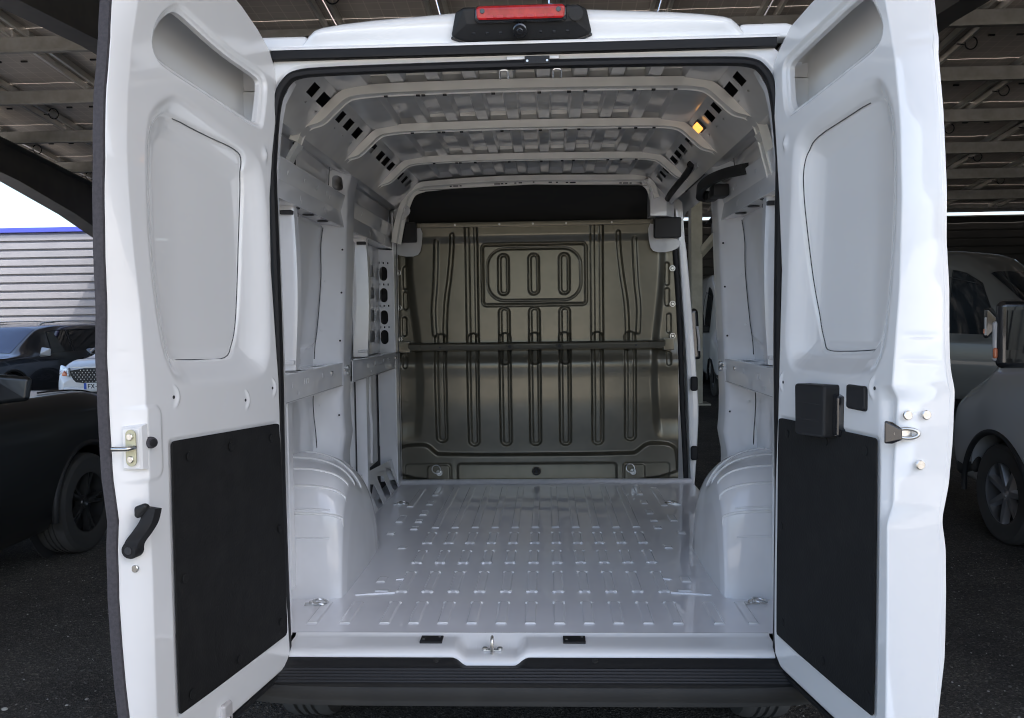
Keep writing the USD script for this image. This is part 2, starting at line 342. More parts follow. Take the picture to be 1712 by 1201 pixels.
# ---- rear sill with the latch recess
tx = np.unique(np.concatenate([np.linspace(-0.775, 0.775, 60), np.linspace(-0.27, 0.03, 70)]))
def recess(x): return sst(-0.243, -0.195, x) * sst(0.0, -0.048, x)
prof = [(0.104, -0.001), (0.100, 0.003), (0.094, 0.0045), (0.089, 0.003), (0.084, -0.003), (0.070, -0.004), (0.050, -0.005), (0.030, -0.006), (0.010, -0.007), (-0.006, -0.009), (-0.018, -0.014), (-0.025, -0.022), (-0.028, -0.032), (-0.028, -0.075)]
rows = []
for x in tx:
    r = recess(x); row = []
    for y, z in prof:
        t = sst(0.100, 0.06, y)
        yy = y - 0.013 * r * sst(0.05, -0.01, y)
        zz = z - 0.022 * r * sst(0.085, 0.045, y) * (1 if y > -0.02 else 1)
        row.append((x, yy, FZ + zz))
    rows.append(row)
sill = P('rear_sill', grid(rows), 'white', van, smooth=40)
for x in (-0.318, 0.144):
    pad = P('rubber_stop', bx(x - 0.036, x + 0.036, 0.024, 0.076, FZ - 0.008, FZ + 0.001, 0.002), 'rubber', van)
    for dx, dy in ((-0.025, -0.008), (0.025, 0.012)): P('screw', disc((x + dx, 0.05 + dy, FZ + 0.001), (0, 0, 1), 0.004, 0.002, 10), 'steel', pad)
# striker in the recess
zz = FZ - 0.028
st = P('floor_striker', cat(bx(-0.148, -0.090, 0.015, 0.034, zz, zz + 0.004, 0.001), tube(catmull([(-0.119, 0.028, zz), (-0.119, 0.030, zz + 0.034), (-0.119, 0.018, zz + 0.046), (-0.119, 0.000, zz + 0.040), (-0.119, -0.004, zz)], 5), 0.0055)), 'steel', van)
for x in (-0.143, -0.095): P('bolt', disc((x, 0.024, zz + 0.004), (0, 0, 1), 0.009, 0.006, 12), 'steel', st)

# ---- tie-down rings on the floor
def floor_ring(x, y, a):
    c, s = math.cos(a), math.sin(a)
    d = P('tie_down', cat(bx(-0.028, 0.028, -0.012, 0.012, 0, 0.006, 0.002), disc((0, 0, 0.004), (0, 0, 1), 0.012, 0.010, 14)), 'steel', van)
    m = ring((0.030, 0.0, 0.010), (0.18, 0, 1), 0.026, 0.0042)
    P('ring', m, 'steel', d)
    UsdGeom.Xformable(d).AddTransformOp().Set(Gf.Matrix4d(c, s, 0, 0, -s, c, 0, 0, 0, 0, 1, 0, x, y, FZ, 1))
floor_ring(-0.80, 0.372, 0.15); floor_ring(0.79, 0.385, 0.2)
floor_ring(-0.775, 2.02, 0.1); floor_ring(0.765, 2.0, 3.0)
for s in (-1, 1):   # scratches / adhesive strips beside the arches
    P('floor_bracket', cat(tube([(s * 0.665, 0.475, FZ + 0.002), (s * 0.52, 0.50, FZ + 0.003)], 0.0035, 6), bx(min(s * .55, s * .60), max(s * .55, s * .60), 0.515, 0.535, FZ - 0.001, FZ + 0.006, 0.002)), 'inner', van)
    P('floor_bracket', tube([(s * 0.545, 0.66, FZ + 0.002), (s * 0.49, 0.675, FZ + 0.002)], 0.003, 6), 'inner', van)

# ---- wheel arches (pressed box with raised beads)
for s in (-1, 1):
    ctr = np.array([0.86, 0.549]); rows = []
    th = np.linspace(math.pi, 0, 90)          # from the rear foot over the top to the front foot
    base = catmull([(0.432, 0.549), (0.436, 0.62), (0.446, 0.76), (0.466, 0.90), (0.52, 0.995), (0.60, 1.035), (0.74, 1.045), (0.90, 1.03), (1.06, 0.98), (1.20, 0.88), (1.30, 0.74), (1.36, 0.549)], 8)
    for p in base:
        v = p - ctr; L = np.hypot(*v); rear = max(0, -v[0] / L); topf = max(0, v[1] / L); fr_ = max(0, v[0] / L)
        a_ = 0.065 * rear ** 2 + 0.25 * topf ** 2 + 0.30 * fr_ ** 2; n_ = 6 * rear ** 2 + 2.2 * topf ** 2 + 2.2 * fr_ ** 2
        row = []
        for t in np.concatenate([np.linspace(0, .75, 10), np.linspace(.78, 1, 14)]):
            k = a_ * (1 - (1 - t ** n_) ** (1 / n_)) if t < 1 else a_
            q = ctr + v * (L - k) / L; row.append((0.972 - 0.268 * t, q[0], max(q[1], .549)))
        for f in (.98, .9, .7, .4, .1, .0):
            q = ctr + v * (L - a_) / L * f; row.append((0.7035 - .004 * (1 - f), q[0], max(q[1], .549)))
        rows.append(row)
    V = np.array(rows); V[..., 0] *= s
    arch = P('wheel_arch', grid(V), 'inner', van, smooth=True)
    for i, n_ in ((22, 21), (29, 21), (36, 20), (44, 20), (53, 19)):
        c = V[i, 1:n_ + 1].copy()
        c = c[[j for j in range(len(c)) if j == 0 or np.linalg.norm(c[j] - c[max(j - 1, 0)]) > 1e-4]]
        tail = [c[-1] + (np.array([c[-1][0], c[-1][1] + .02, 0.56]) - c[-1]) * f for f in (.25, .5, .8)]
        P('pressed_bead', tube(np.vstack([c, tail]), np.concatenate([np.full(len(c), .0055), [.005, .004, .002]]), 6), 'white', arch, smooth=True)
    for zc in (0.78, 0.89):
        k_ = int(np.argmin(np.abs(V[:40, 0, 2] - zc)))
        P('pressed_bead', tube(V[k_, 2:13], 0.0035, 6), 'inner', arch, smooth=True)

# ---- side walls: outer skin seen from inside, rails, posts, pillars
def skin(s, y1, name):
    ysn = np.arange(0.04, y1 + 1e-6, 0.012); zsn = np.arange(0.50, 2.425, 0.012)
    Yw, Zw = np.meshgrid(ysn, zsn, indexing='ij'); Xw = xw(Zw)
    h = 0
    for poly in ([(0.40, 1.46), (1.06, 1.46), (1.20, 1.56), (1.33, 1.95), (1.30, 2.03), (0.36, 2.03)], [(1.60, 1.46), (2.30, 1.46), (2.42, 1.56), (2.45, 1.95), (2.40, 2.03), (1.56, 2.03)]):
        d = sd_poly(Yw, Zw, chaikin(poly, 2)); h = h + 0.010 * sst(0.012, -0.012, d) - 0.008 * sst(0.016, 0.0, np.abs(d))
    for poly in ([(0.42, 2.20), (1.20, 2.20), (1.20, 2.28), (0.62, 2.31), (0.46, 2.30)],):
        d = sd_poly(Yw, Zw, chaikin(poly, 2)); h = h + 0.006 * sst(0.012, -0.012, d)
    # wavy lower stiffener
    d = sd_poly(Yw, Zw, chaikin([(0.44, 1.30), (0.66, 1.30), (0.72, 1.12), (0.66, 1.0), (0.76, 0.9), (0.44, 0.9)], 2)); h = h - 0.010 * sst(0.015, -0.015, d)
    d = sd_poly(Yw, Zw, chaikin([(1.72, 1.27), (2.24, 1.27), (2.20, 0.74), (1.68, 0.82)], 1)); h = h - 0.012 * sst(0.012, -0.012, d)
    h = h + 0.006 * np.sin(Yw * 9) * sst(1.3, 1.1, Zw)
    return P(name, grid(np.stack([s * (Xw - h), Yw, Zw], -1)), 'inner', van, smooth=True)
sk = {-1: skin(-1, 2.70, 'side_panel'), 1: skin(1, 1.46, 'side_panel')}

def slots(lst, w=0.008, h=0.026):
    return [sbox(y - w / 2, z - h / 2, y + w / 2, z + h / 2) for y, z in lst]
for s in (-1, 1):
    L1 = 2.66 if s < 0 else 1.36
    # upper rail: lower flange leaning in, upper flange, crease between
    zl, zc_, zu = 2.03, 2.10, 2.172
    for (z0, x0, z1, x1, hs) in ((zl, 0.872, zc_, 0.884, slots([(0.62, 2.06), (0.98, 2.065), (1.0, 2.065), (1.9, 2.06), (2.3, 2.06)], 0.006, 0.03)),
                                 (zc_, 0.884, zu, 0.868, slots([(0.46, 2.135), (0.67, 2.14), (0.85, 2.14), (1.0, 2.14), (1.06, 2.135), (1.7, 2.14), (2.2, 2.14)], 0.008, 0.016))):
        poly = sbox(0.06, z0, L1, z1)
        for q in hs: poly = poly.difference(q)
        U = np.array([0, 1, 0]) ; k = (x1 - x0) / (z1 - z0)
        m = cat(*[trimesh.creation.extrude_polygon(g, 0.003, engine='earcut') for g in getattr(poly, 'geoms', [poly])])
        v = m.vertices.copy(); m.vertices = np.stack([s * (x0 + (v[:, 1] - z0) * k + v[:, 2]), v[:, 0], v[:, 1]], -1)
        P('upper_rail', m, 'inner', van)
    P('upper_rail', cat(bx(min(s * .868, s * .93), max(s * .868, s * .93), 0.06, L1, 2.172, 2.176), bx(min(s * .872, s * .955), max(s * .872, s * .955), 0.06, L1, 2.026, 2.030)), 'inner', van)
    for y in (0.60, 0.80, 1.02): P('rail_clip', disc((s * 0.90, y, 2.022), (0, 0, 1), 0.024, 0.004, 16), 'cavity', van)
    # waist rail: two stretches either side of the C pillar
    for a, b in (((0.06, 1.22), (1.36, 2.62)) if s < 0 else ((0.06, 1.20),)):
        poly = sbox(a, 1.295, b, 1.392)
        for q in slots([(a + .34, 1.352), (a + .50, 1.355), (a + .522, 1.355), (a + .544, 1.355), (a + .76, 1.36), (a + 0.90, 1.36)], 0.007, 0.020) + slots([(a + .42, 1.318)], 0.012, 0.012): poly = poly.difference(q)
        m = cat(*[trimesh.creation.extrude_polygon(g, 0.003, engine='earcut') for g in getattr(poly, 'geoms', [poly])])
        v = m.vertices.copy(); m.vertices = np.stack([s * (0.862 + 0.06 * np.maximum(0, 1.335 - v[:, 1]) + v[:, 2]), v[:, 0], v[:, 1]], -1)
        wr = P('waist_rail', m, 'inner', van)
        top = Polygon([(a, 0.862), (b, 0.862), (b, 0.972), (a, 0.972)])
        for y in (a + 0.30, a + 0.56, a + 0.86):
            if y < b - 0.1: top = top.difference(Polygon(rrect(y - 0.065, y + 0.065, 0.885, 0.935, 0.012)))
        m = cat(*[trimesh.creation.extrude_polygon(g, 0.003, engine='earcut') for g in getattr(top, 'geoms', [top])])
        v = m.vertices.copy(); m.vertices = np.stack([s * v[:, 1], v[:, 0], 1.392 + v[:, 2]], -1)
        P('ledge', m, 'inner', wr)
        P('ledge', bx(min(s * .862, s * .972), max(s * .862, s * .972), a, b, 1.290, 1.294), 'inner', wr)
        for y in (a + 0.9, a + 1.12):
            if y < b: P('bolt', disc((s * 0.861, y, 1.362), (-s, 0, 0), 0.008, 0.006, 10), 'steel', wr)
    # posts in the bays
    for y, w in ((0.545, 0.058),) + (((1.82, 0.055),) if s < 0 else ()):
        pts = []
        for z in np.linspace(1.40, 2.03, 8):
            xo = 0.955; xi = 0.885 - 0.012 * math.sin((z - 1.4) / 0.63 * math.pi); yc = y + 0.04 * (z - 1.4)
            pts.append([(s * xo, yc - w * .75, z), (s * (xi + .012), yc - w * .5, z), (s * xi, yc - w * .42, z), (s * xi, yc + w * .42, z), (s * (xi + .012), yc + w * .5, z), (s * xo, yc + w * .6, z)])
        po = P('bay_post', loft(pts), 'inner', van, smooth=25)
        for z in (1.43, 2.0): P('post_foot', bx(min(s * .884, s * .93), max(s * .884, s * .93), y - .045 + .02 * (z > 1.5), y + .045 + .02 * (z > 1.5), z - .008, z + .008, .003), 'cavity' if z > 1.5 else 'inner', po)
        pts = []
        for z in np.linspace(0.60, 1.29, 8):
            yc = y - 0.13 + 0.0 * z if y < 1 else y - 0.08
            pts.append([(s * .975, yc - w * .65, z), (s * .885, yc - w * .5, z), (s * .878, yc - w * .4, z), (s * .878, yc + w * .4, z), (s * .885, yc + w * .5, z), (s * .975, yc + w * .65, z)])
        P('bay_post', loft(pts), 'inner', van, smooth=25)
    # C pillar
    rings = []
    for z in np.concatenate([np.linspace(0.5, 2.2, 40), np.linspace(2.22, 2.40, 8)]):
        dy = np.interp(z, [0.5, 1.0, 1.4, 1.85, 2.1, 2.4], [0.0, -0.02, 0.0, 0.11, 0.15, 0.17]) + (0.012 * math.sin(z * 18) if z < 1.25 else 0)
        bulge = 0.012 * math.exp(-((z - 1.06) / 0.05) ** 2)
        xi = np.interp(z, [0.5, 1.4, 2.0, 2.2, 2.3, 2.40], [0.872, 0.858, 0.862, 0.858, 0.83, 0.74]) - bulge
        xo = xw(z) + 0.02
        fl = 0.05 * math.exp(-((z - 1.95) / 0.12) ** 2) + 0.02 * math.exp(-((z - 1.45) / 0.08) ** 2)
        rings.append([(s * xo, 1.06 + dy - fl, z), (s * (xo - .035), 1.085 + dy - fl, z), (s * (xi + .020), 1.14 + dy, z), (s * (xi + .006), 1.155 + dy, z), (s * xi, 1.175 + dy, z), (s * xi, 1.30 + dy, z), (s * (xi + .006), 1.32 + dy, z), (s * (xi + .02), 1.335 + dy, z), (s * (xi + .03), 1.40 + dy, z), (s * xo, 1.43 + dy, z)])
    sol = to_m(solid_loft(rings))
    for y0, za, zb in ((1.25, 2.195, 2.262), (1.26, 2.285, 2.352)):
        cs = m3.CrossSection([rrect(-0.019, 0.019, za, zb, 0.019).tolist()])
        ex = m3.Manifold.extrude(cs, 0.30).transform([[1, 0, 0, s * 0.893], [0, 0, -1, y0 + 0.24], [0, 1, 0, 0]])
        sol = sol - ex
    if s < 0:
        for za, zb, ya, yb in ((0.955, 1.12, 1.345, 1.385), (1.16, 1.20, 1.345, 1.38), (1.25, 1.30, 1.345, 1.38)):
            cs = m3.CrossSection([rrect(ya, yb, za, zb, 0.012).tolist()])
            sol = sol - m3.Manifold.extrude(cs, 0.09).transform([[0, 0, 1, -0.92], [1, 0, 0, 0], [0, 1, 0, 0]])
    else:
        for za, zb in ((0.93, 1.13), (1.18, 1.22), (1.28, 1.33)):
            cs = m3.CrossSection([rrect(1.36, 1.40, za, zb, 0.014).tolist()])
            sol = sol - m3.Manifold.extrude(cs, 0.09).transform([[0, 0, 1, 0.84], [1, 0, 0, 0], [0, 1, 0, 0]])
    cp = P('side_pillar', from_m(sol), 'inner', van, smooth=35)
    for z in (1.345, 1.37): P('bolt', disc((s * 0.856, 1.215, z), (-s, 0, 0), 0.011, 0.010, 12), 'steel', cp)
    # dark gaps between the pressings
    for line in ([(xw(z) - .013, 1.052 + np.interp(z, [0.5, 1.0, 1.4, 1.85, 2.1, 2.4], [0.0, -0.02, 0.0, 0.11, 0.15, 0.17]) - 0.05 * math.exp(-((z - 1.95) / 0.12) ** 2) - 0.02 * math.exp(-((z - 1.45) / 0.08) ** 2), z) for z in np.linspace(1.42, 2.01, 24)],
                 [(xw(z) - .012, 1.05 + np.interp(z, [0.5, 1.0, 1.3], [0.0, -0.02, 0.0]) + .03 * math.sin(z * 14), z) for z in np.linspace(0.95, 1.28, 16)],
                 [(xw(z) - .010, y, z) for y, z in catmull([(0.64, 2.18), (0.645, 2.26), (0.68, 2.295), (1.10, 2.295), (1.19, 2.27), (1.21, 2.18)], 5)],
                 [(.944, .508, z) for z in np.linspace(1.42, 2.01, 6)], [(.944, .588 + .02 * (z - 1.4), z) for z in np.linspace(1.42, 2.01, 6)]):
        P('panel_gap', tube(np.array([(s * x, y, z) for x, y, z in line]), .0022, 6), 'bead', van, smooth=True)
    for z in (0.86, 1.16, 1.50, 1.72, 1.92):
        dy = np.interp(z, [0.5, 1.0, 1.4, 1.85, 2.1, 2.4], [0.0, -0.02, 0.0, 0.11, 0.15, 0.17]); xi = np.interp(z, [0.5, 1.4, 2.0], [0.872, 0.858, 0.862])
        P('hole', disc((s * (xi + .014), 1.140 + dy, z), (-s * .6, -.8, 0), .0045, .003, 10), 'cavity', cp)
        P('weld_spot', disc((s * (xw(z) - .030), 1.080 + dy, z + .05), (-s * .5, -.85, 0), .006, .002, 10), 'inner', cp)
    # D pillar return just inside the door seal
    dp = []
    for z in np.linspace(0.56, 2.34, 30):
        x0 = np.interp(z, [0.56, 1.5, 2.03, 2.2, 2.3, 2.34], [0.775, 0.775, 0.782, 0.766, 0.745, 0.715])
        dp.append([(s * x0, 0.012, z), (s * (x0 + .004), 0.06, z), (s * (x0 + 0.05), 0.09, z), (s * min(xw(z) - .01, x0 + 0.11), 0.13, z), (s * (xw(z) + .012), 0.30, z)])
    P('door_pillar', grid(dp), 'inner', van, smooth=25)
    P('slot', bx(min(s * .893, s * .899), max(s * .893, s * .899), 0.605, 0.622, 2.18, 2.275), 'cavity', van)

# front pillar with a ladder of oval holes (left) and dim second ladder
pl = sbox(-0.06, 0.60, 0.06, 2.02)
for z in (1.49, 1.61, 1.745, 1.875): pl = pl.difference(Polygon(rrect(-0.036, 0.020, z - .043, z + .043, 0.026)))
for z in (1.55, 1.68, 1.81, 1.94):
    for d in (-0.04, -0.012, 0.02): pl = pl.difference(sbox(d, z - .006, d + .010, z + .006))
o = np.array([-0.915, 2.47, 0]); U = np.array([0.72, 0.69, 0]); U /= np.linalg.norm(U)
fp = P('front_pillar', plate(pl, o, U, (0, 0, 1), 0.003), 'inner', van)
P('back_plate', bx(-0.975, -0.86, 2.60, 2.61, 0.6, 2.1), 'cavity', fp)
P('front_pillar', cat(bx(-0.872, -0.862, 2.51, 2.655, 0.56, 2.25), bx(-0.885, -0.868, 2.54, 2.56, 0.60, 1.29, 0.004)), 'inner', van)
pl = sbox(1.98, 1.40, 2.40, 2.02)
for z in (1.50, 1.62, 1.75, 1.875): pl = pl.difference(Polygon(rrect(2.10, 2.26, z - .034, z + .034, 0.033)))
P('back_plate', bx(-0.953, -0.951, 2.0, 2.38, 1.42, 2.0), 'roofin', van)
fp2 = P('ladder_panel', cat(*[trimesh.creation.extrude_polygon(g, 0.002, engine='earcut') for g in getattr(pl, 'geoms', [pl])]), 'inner', van)
UsdGeom.Xformable(fp2).AddTransformOp().Set(Gf.Matrix4d(0, 1, 0, 0, 0, 0, 1, 0, 1, 0, 0, 0, -0.937, 0, 0, 1))
lb = P('lower_bay_panel', bx(-0.940, -0.934, 1.70, 2.26, 0.76, 1.285, .002), 'roofin', van)
for y in (1.93, 2.06): P('stiffener', tube([(-.932, y, .78), (-.930, y + .01, 1.0), (-.930, y - .02, 1.08), (-.932, y, 1.27)], .010, 8), 'inner', lb, smooth=True)
for y in (1.70, 2.26): P('panel_gap', tube([(-.933, y, .76), (-.933, y, 1.285)], .004, 6), 'cavity', lb)
# fluted gap strip at the foot of the left wall near the bulkhead
pl = Polygon([(1.40, 0.552), (2.62, 0.552), (2.62, 0.72), (1.40, 0.80)])
for y in (1.62, 1.86, 2.10, 2.34):
    pl = pl.difference(Polygon([(y + 0.02, 0.57), (y + 0.14, 0.565), (y + 0.05, 0.675), (y - 0.07, 0.70)]).buffer(0.012))
kick = cat(*[trimesh.creation.extrude_polygon(g, 0.002, engine='earcut') for g in getattr(pl, 'geoms', [pl])])
v = kick.vertices.copy(); kick.vertices = np.stack([-(0.86 + 0.20 * (v[:, 1] - 0.55) + v[:, 2]), v[:, 0], v[:, 1]], -1)
kp = P('kick_panel', kick, 'inner', van)
P('back_plate', bx(-0.968, -0.955, 1.45, 2.62, 0.54, 0.82), 'cavity', kp)

# ---- roof: skin with pressed channels, hoops, cant rails
hoop = [(-0.905, 2.02), (-0.868, 2.16), (-0.845, 2.25), (-0.826, 2.292), (-0.80, 2.310), (-0.755, 2.325), (-0.708, 2.366), (-0.665, 2.403), (-0.62, 2.417), (-0.50, 2.424), (-0.25, 2.428)]
leg = catmull([(-0.845, 2.25), (-0.872, 2.21), (-0.905, 2.14), (-0.93, 2.05)], 6)
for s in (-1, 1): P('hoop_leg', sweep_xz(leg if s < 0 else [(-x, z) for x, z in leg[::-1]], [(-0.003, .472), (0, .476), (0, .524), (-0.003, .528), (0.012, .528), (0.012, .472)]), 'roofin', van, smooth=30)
hoop = hoop[2:] + [(0, 2.429)] + [(-x, z) for x, z in reversed(hoop[:-1])]
hp = catmull(hoop, 4)
beam_y = [0.50, 1.12, 1.85]
for i, y in enumerate(beam_y):
    w = (0.029, 0.025, 0.023)[i]
    p = hp if i == 0 else hp[np.abs(hp[:, 0]) < (0.86 if i == 2 else 0.80)]
    if i: p = catmull(np.array([q for q in hoop if abs(q[0]) <= 0.83]), 4)
    P('roof_beam', sweep_xz(p, [(-0.004, y - w), (0.000, y - w + .004), (0.0, y + w - .004), (-0.004, y + w), (0.029, y + w), (0.029, y - w)][::1]), 'beam', van, smooth=30)
    bmz = []
    for x in (-0.52, -0.40, -0.38, -0.30, -0.12, 0.05, 0.16, 0.22, 0.40, 0.47, 0.55):
        bmz.append(bx(x - .007, x + .007, y + w * .80, y + w + .004, 2.418, 2.424))
    stuffed(P('beam_slot', cat(*bmz), 'cavity', van))
xs = [-0.70, 0.70]; pitch = 0.133; cw = 0.0375
chan = [k * pitch for k in range(-4, 5)]
for c in chan: xs += [c + d for d in (-cw - .006, -cw - .002, -cw + .004, -cw + .008, 0, cw - .008, cw - .004, cw + .002, cw + .006)]
edges = [(0.06, 0.515), (0.565, 1.135), (1.18, 1.865), (1.91, 2.49)]
ys = [0.02, 2.56]
for a, b in edges: ys += [a - .004, a, a + .02, a + .026, b - .034, b - .028, b, b + .004]
xs = np.unique(np.round(xs + list(np.linspace(-0.70, 0.70, 15)), 4)); ys = np.unique(np.round(ys + list(np.linspace(0.05, 2.55, 26)), 4))
Y, X = np.meshgrid(ys, xs, indexing='ij'); ch = np.zeros_like(X)
for c in chan:
    for a, b in edges: ch = np.maximum(ch, sst(cw + .005, cw - .005, np.abs(X - c)) * sst(a, a + .024, Y) * sst(b, b - .032, Y))
crown = 2.462 - 0.035 * (np.abs(X) / 0.70) ** 4
Zr = crown + 0.032 * ch + 0.006 * (meshkit.fbm(np.stack([X * 2.2, Y * 1.7, X * 0], -1), 3) - 0.5)
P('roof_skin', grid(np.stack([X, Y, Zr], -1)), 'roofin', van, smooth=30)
w_b = (0.029, 0.025, 0.023)
for bi, y in enumerate(beam_y):   # folded end tabs of the pressed channels
    for c in chan[1:-1] if bi else chan:
        P('roof_tab', bx(c - cw + .004, c + cw - .004, y - w_b[bi] - 0.011, y - w_b[bi] - 0.008, 2.4765, 2.496, 0.001), 'beam', van)
# cant rails with square lightening holes, both sides
A_, B_ = np.array([-0.69, 2.43]), np.array([-0.835, 2.275])
hol = [((0.26, 0.335), 0.10), ((0.38, 0.48), 0.35), ((0.655, 0.72), 0.30), ((0.775, 0.86), 0.30), ((0.925, 1.02), 0.30), ((1.175, 1.215), 0.30), ((1.27, 1.33), 0.3), ((1.425, 1.525), 0.25), ((1.56, 1.66), 0.25), ((1.70, 1.80), 0.25), ((2.0, 2.07), 0.25), ((2.13, 2.20), 0.25), ((2.26, 2.33), 0.25)]
for s in (-1, 1):
    pl = sbox(0.02, 0.0, 2.60, 0.215)
    for i, ((a, b), k) in enumerate(hol):
        if s > 0 and 1.03 < (a + b) / 2 < 1.30: continue
        if s > 0 and 0.92 < a < 1.03: continue
        pl = pl.difference(sbox(a, 0.035, b, 0.082))
    for y in (0.30, 0.44, 0.70, 0.83, 0.98): pl = pl.difference(sbox(y, 0.105, y + .022, 0.111))
    m = cat(*[trimesh.creation.extrude_polygon(g, 0.002, engine='earcut') for g in getattr(pl, 'geoms', [pl])])
    v = m.vertices.copy(); t = v[:, 1] / 0.215; nrm = np.array([-0.73, 0.68])
    m.vertices = np.stack([-s * (A_[0] + (B_[0] - A_[0]) * t + nrm[0] * v[:, 2]), v[:, 0], A_[1] + (B_[1] - A_[1]) * t + nrm[1] * v[:, 2]], -1)
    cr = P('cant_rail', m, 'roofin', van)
    P('cavity_liner', grid([[(s * 0.735, y, 2.478), (s * 0.80, y, 2.44), (s * 0.93, y, 2.35)] for y in (0.02, 2.6)]), 'cavity', cr)
    P('cant_rail', grid([[(s * 0.835, y, 2.275), (s * 0.86, y, 2.272), (s * 0.905, y, 2.285), (s * 0.935, y, 2.27)] for y in ((0.02, 2.6) if s < 0 else (0.02, 1.5))]), 'roofin', van)
if True:   # lit interior lamp on the right cant rail
    c = np.array([0.726, 0.985, 2.392]); U = np.array([0, 1, 0.0]); V = np.array([0.68, 0, -0.73])
    hl = cat(plate(Polygon(rrect(-0.040, 0.040, -0.024, 0.024, 0.008)), c, U, V, 0.006))
    P('lamp_housing', plate(Polygon(rrect(-0.040, 0.040, -0.026, 0.026, 0.010)), c + np.array([-0.73, 0, -0.68]) * 0.004, U, V, 0.008), 'seal_grey', van)
    lm = P('interior_lamp', plate(Polygon(rrect(-0.032, 0.032, -0.019, 0.019, 0.008)), c + np.array([-0.73, 0, -0.68]) * 0.012, U, V, 0.012), 'lamp', van, label='small lit amber load bay lamp')
    P('lamp_core', disc(c + np.array([-0.73, 0, -0.68]) * 0.012, (-0.73, 0, -0.68), 0.010, 0.003, 14), 'lampcore', lm)

# front roof hoop, header with slots, dark headliner
fh = catmull([(-0.84, 2.06), (-0.813, 2.192), (-0.78, 2.29), (-0.742, 2.365), (-0.68, 2.392), (-0.62, 2.400), (-0.3, 2.418), (0, 2.422), (0.3, 2.418), (0.62, 2.412), (0.66, 2.405), (0.70, 2.37), (0.72, 2.30)], 5)
P('front_header', sweep_xz(fh, [(0, 2.47), (0, 2.53), (-0.006, 2.535), (-0.02, 2.535), (-0.02, 2.545), (0.03, 2.545), (0.03, 2.47)]), 'beam', van, smooth=30)
stuffed(P('header_slot', cat(*[bx(x - w / 2, x + w / 2, 2.466, 2.472, 2.418 - 0.03 * abs(x) - .012, 2.418 - 0.03 * abs(x) + 0.006 - .012) for x, w in ((-0.50, .012), (-0.47, .03), (-0.44, .012), (-0.22, .035), (-0.19, .014), (-0.165, .012), (-0.11, .012), (-0.08, .02), (0, .01), (0.1, .02), (0.14, .012), (0.2, .014), (0.235, .035), (0.52, .014), (0.55, .03), (0.58, .012))]), 'cavity', van))
P('headliner', grid([[(x, 2.53, 2.405 - .03 * abs(x)), (x, 2.60, 2.36), (x, 2.68, 2.28), (x, 2.74, 2.20), (x, 2.78, 2.10)] for x in np.linspace(-0.80, 0.80, 9)]), 'cloth', van, smooth=True)
P('headliner_recess', grid([[(x, 2.655 - .0, 2.365 - 0.02 * abs(x)), (x, 2.69, 2.318)] for x in np.linspace(-0.24, 0.26, 5)]), 'black', van)
for s, x0, x1 in ((-1, -0.845, -0.735), (1, 0.735, 0.90)):
    P('corner_pad', bx(x0, x1, 2.585, 2.65, 2.075, 2.20, 0.012), 'black', van)
    gp = np.array([(0.70, 2.17), (0.76, 2.16), (0.80, 2.08), (0.90, 2.07), (0.90, 2.02), (0.83, 1.99), (0.74, 1.99), (0.71, 2.03)]); gp[:, 0] *= s
    P('gusset', plate(Polygon(chaikin(gp, 1)), (0, 2.642, 0), (1, 0, 0), (0, 0, 1), 0.004), 'roofin', van)
gp = chaikin([(-0.86, 2.28), (-0.77, 2.30), (-0.75, 2.25), (-0.80, 2.20), (-0.86, 2.19)], 2)
gs = P('gusset', plate(Polygon(gp), (0, 2.52, 0), (1, 0, 0), (0, 0, 1), 0.004), 'roofin', van)
for x, z in ((-0.79, 2.28), (-0.84, 2.21)): P('bolt', disc((x, 2.516, z), (0, -1, 0), 0.010, 0.006, 10), 'steel', gs)

# ---- bulkhead: one pressed sheet, all ribs in relief
bxs = np.arange(-0.892, 0.8921, 0.0034); bzs = np.arange(0.556, 2.196, 0.0034)
Xb, Zb = np.meshgrid(bxs, bzs, indexing='xy')
h = 0.03 * sst(1.47, 1.22, Zb) - 0.05 * sst(1.10, 0.62, Zb) + 0.015 * np.exp(-((Zb - 1.30) / 0.05) ** 2) + 0.022 * sst(2.06, 2.12, Zb)
def slot(x0, x1, z0, z1, r, d, e=0.0075):
    global h
    h = h + d * sst(e, -e * 0.6, sd_box(Xb, Zb, x0, x1, z0, z1, r))
def groove(dist, w, d): 
    global h
    h = h + d * sst(w, w * 0.35, dist)
d0 = sd_box(Xb, Zb, -0.332, 0.318, 1.678, 2.058, 0.025); groove(np.abs(d0), 0.013, -0.009); h = h + 0.010 * sst(0.004, -0.012, d0)
d1 = sd_box(Xb, Zb, -0.300, 0.286, 1.706, 2.030, 0.11); groove(np.abs(d1), 0.010, -0.006); h = h + 0.004 * sst(0.006, -0.01, d1)
for c in (-0.199, -0.009, 0.182):
    slot(c - .033, c + .033, 1.742, 1.996, 0.032, -0.020); slot(c - .015, c + .018, 1.757, 1.982, 0.015, 0.008, 0.006)
    slot(c - .033, c + .033, 1.30, 1.662, 0.032, -0.020); slot(c - .015, c + .018, 1.30, 1.648, 0.015, 0.008, 0.006)
for c, w in ((-0.40, 0.037), (0.386, 0.037)):
    slot(c - w, c + w, 1.40, 2.20, 0.02, -0.020); slot(c - .012, c + .016, 1.40, 2.20, 0.012, 0.007, 0.006)
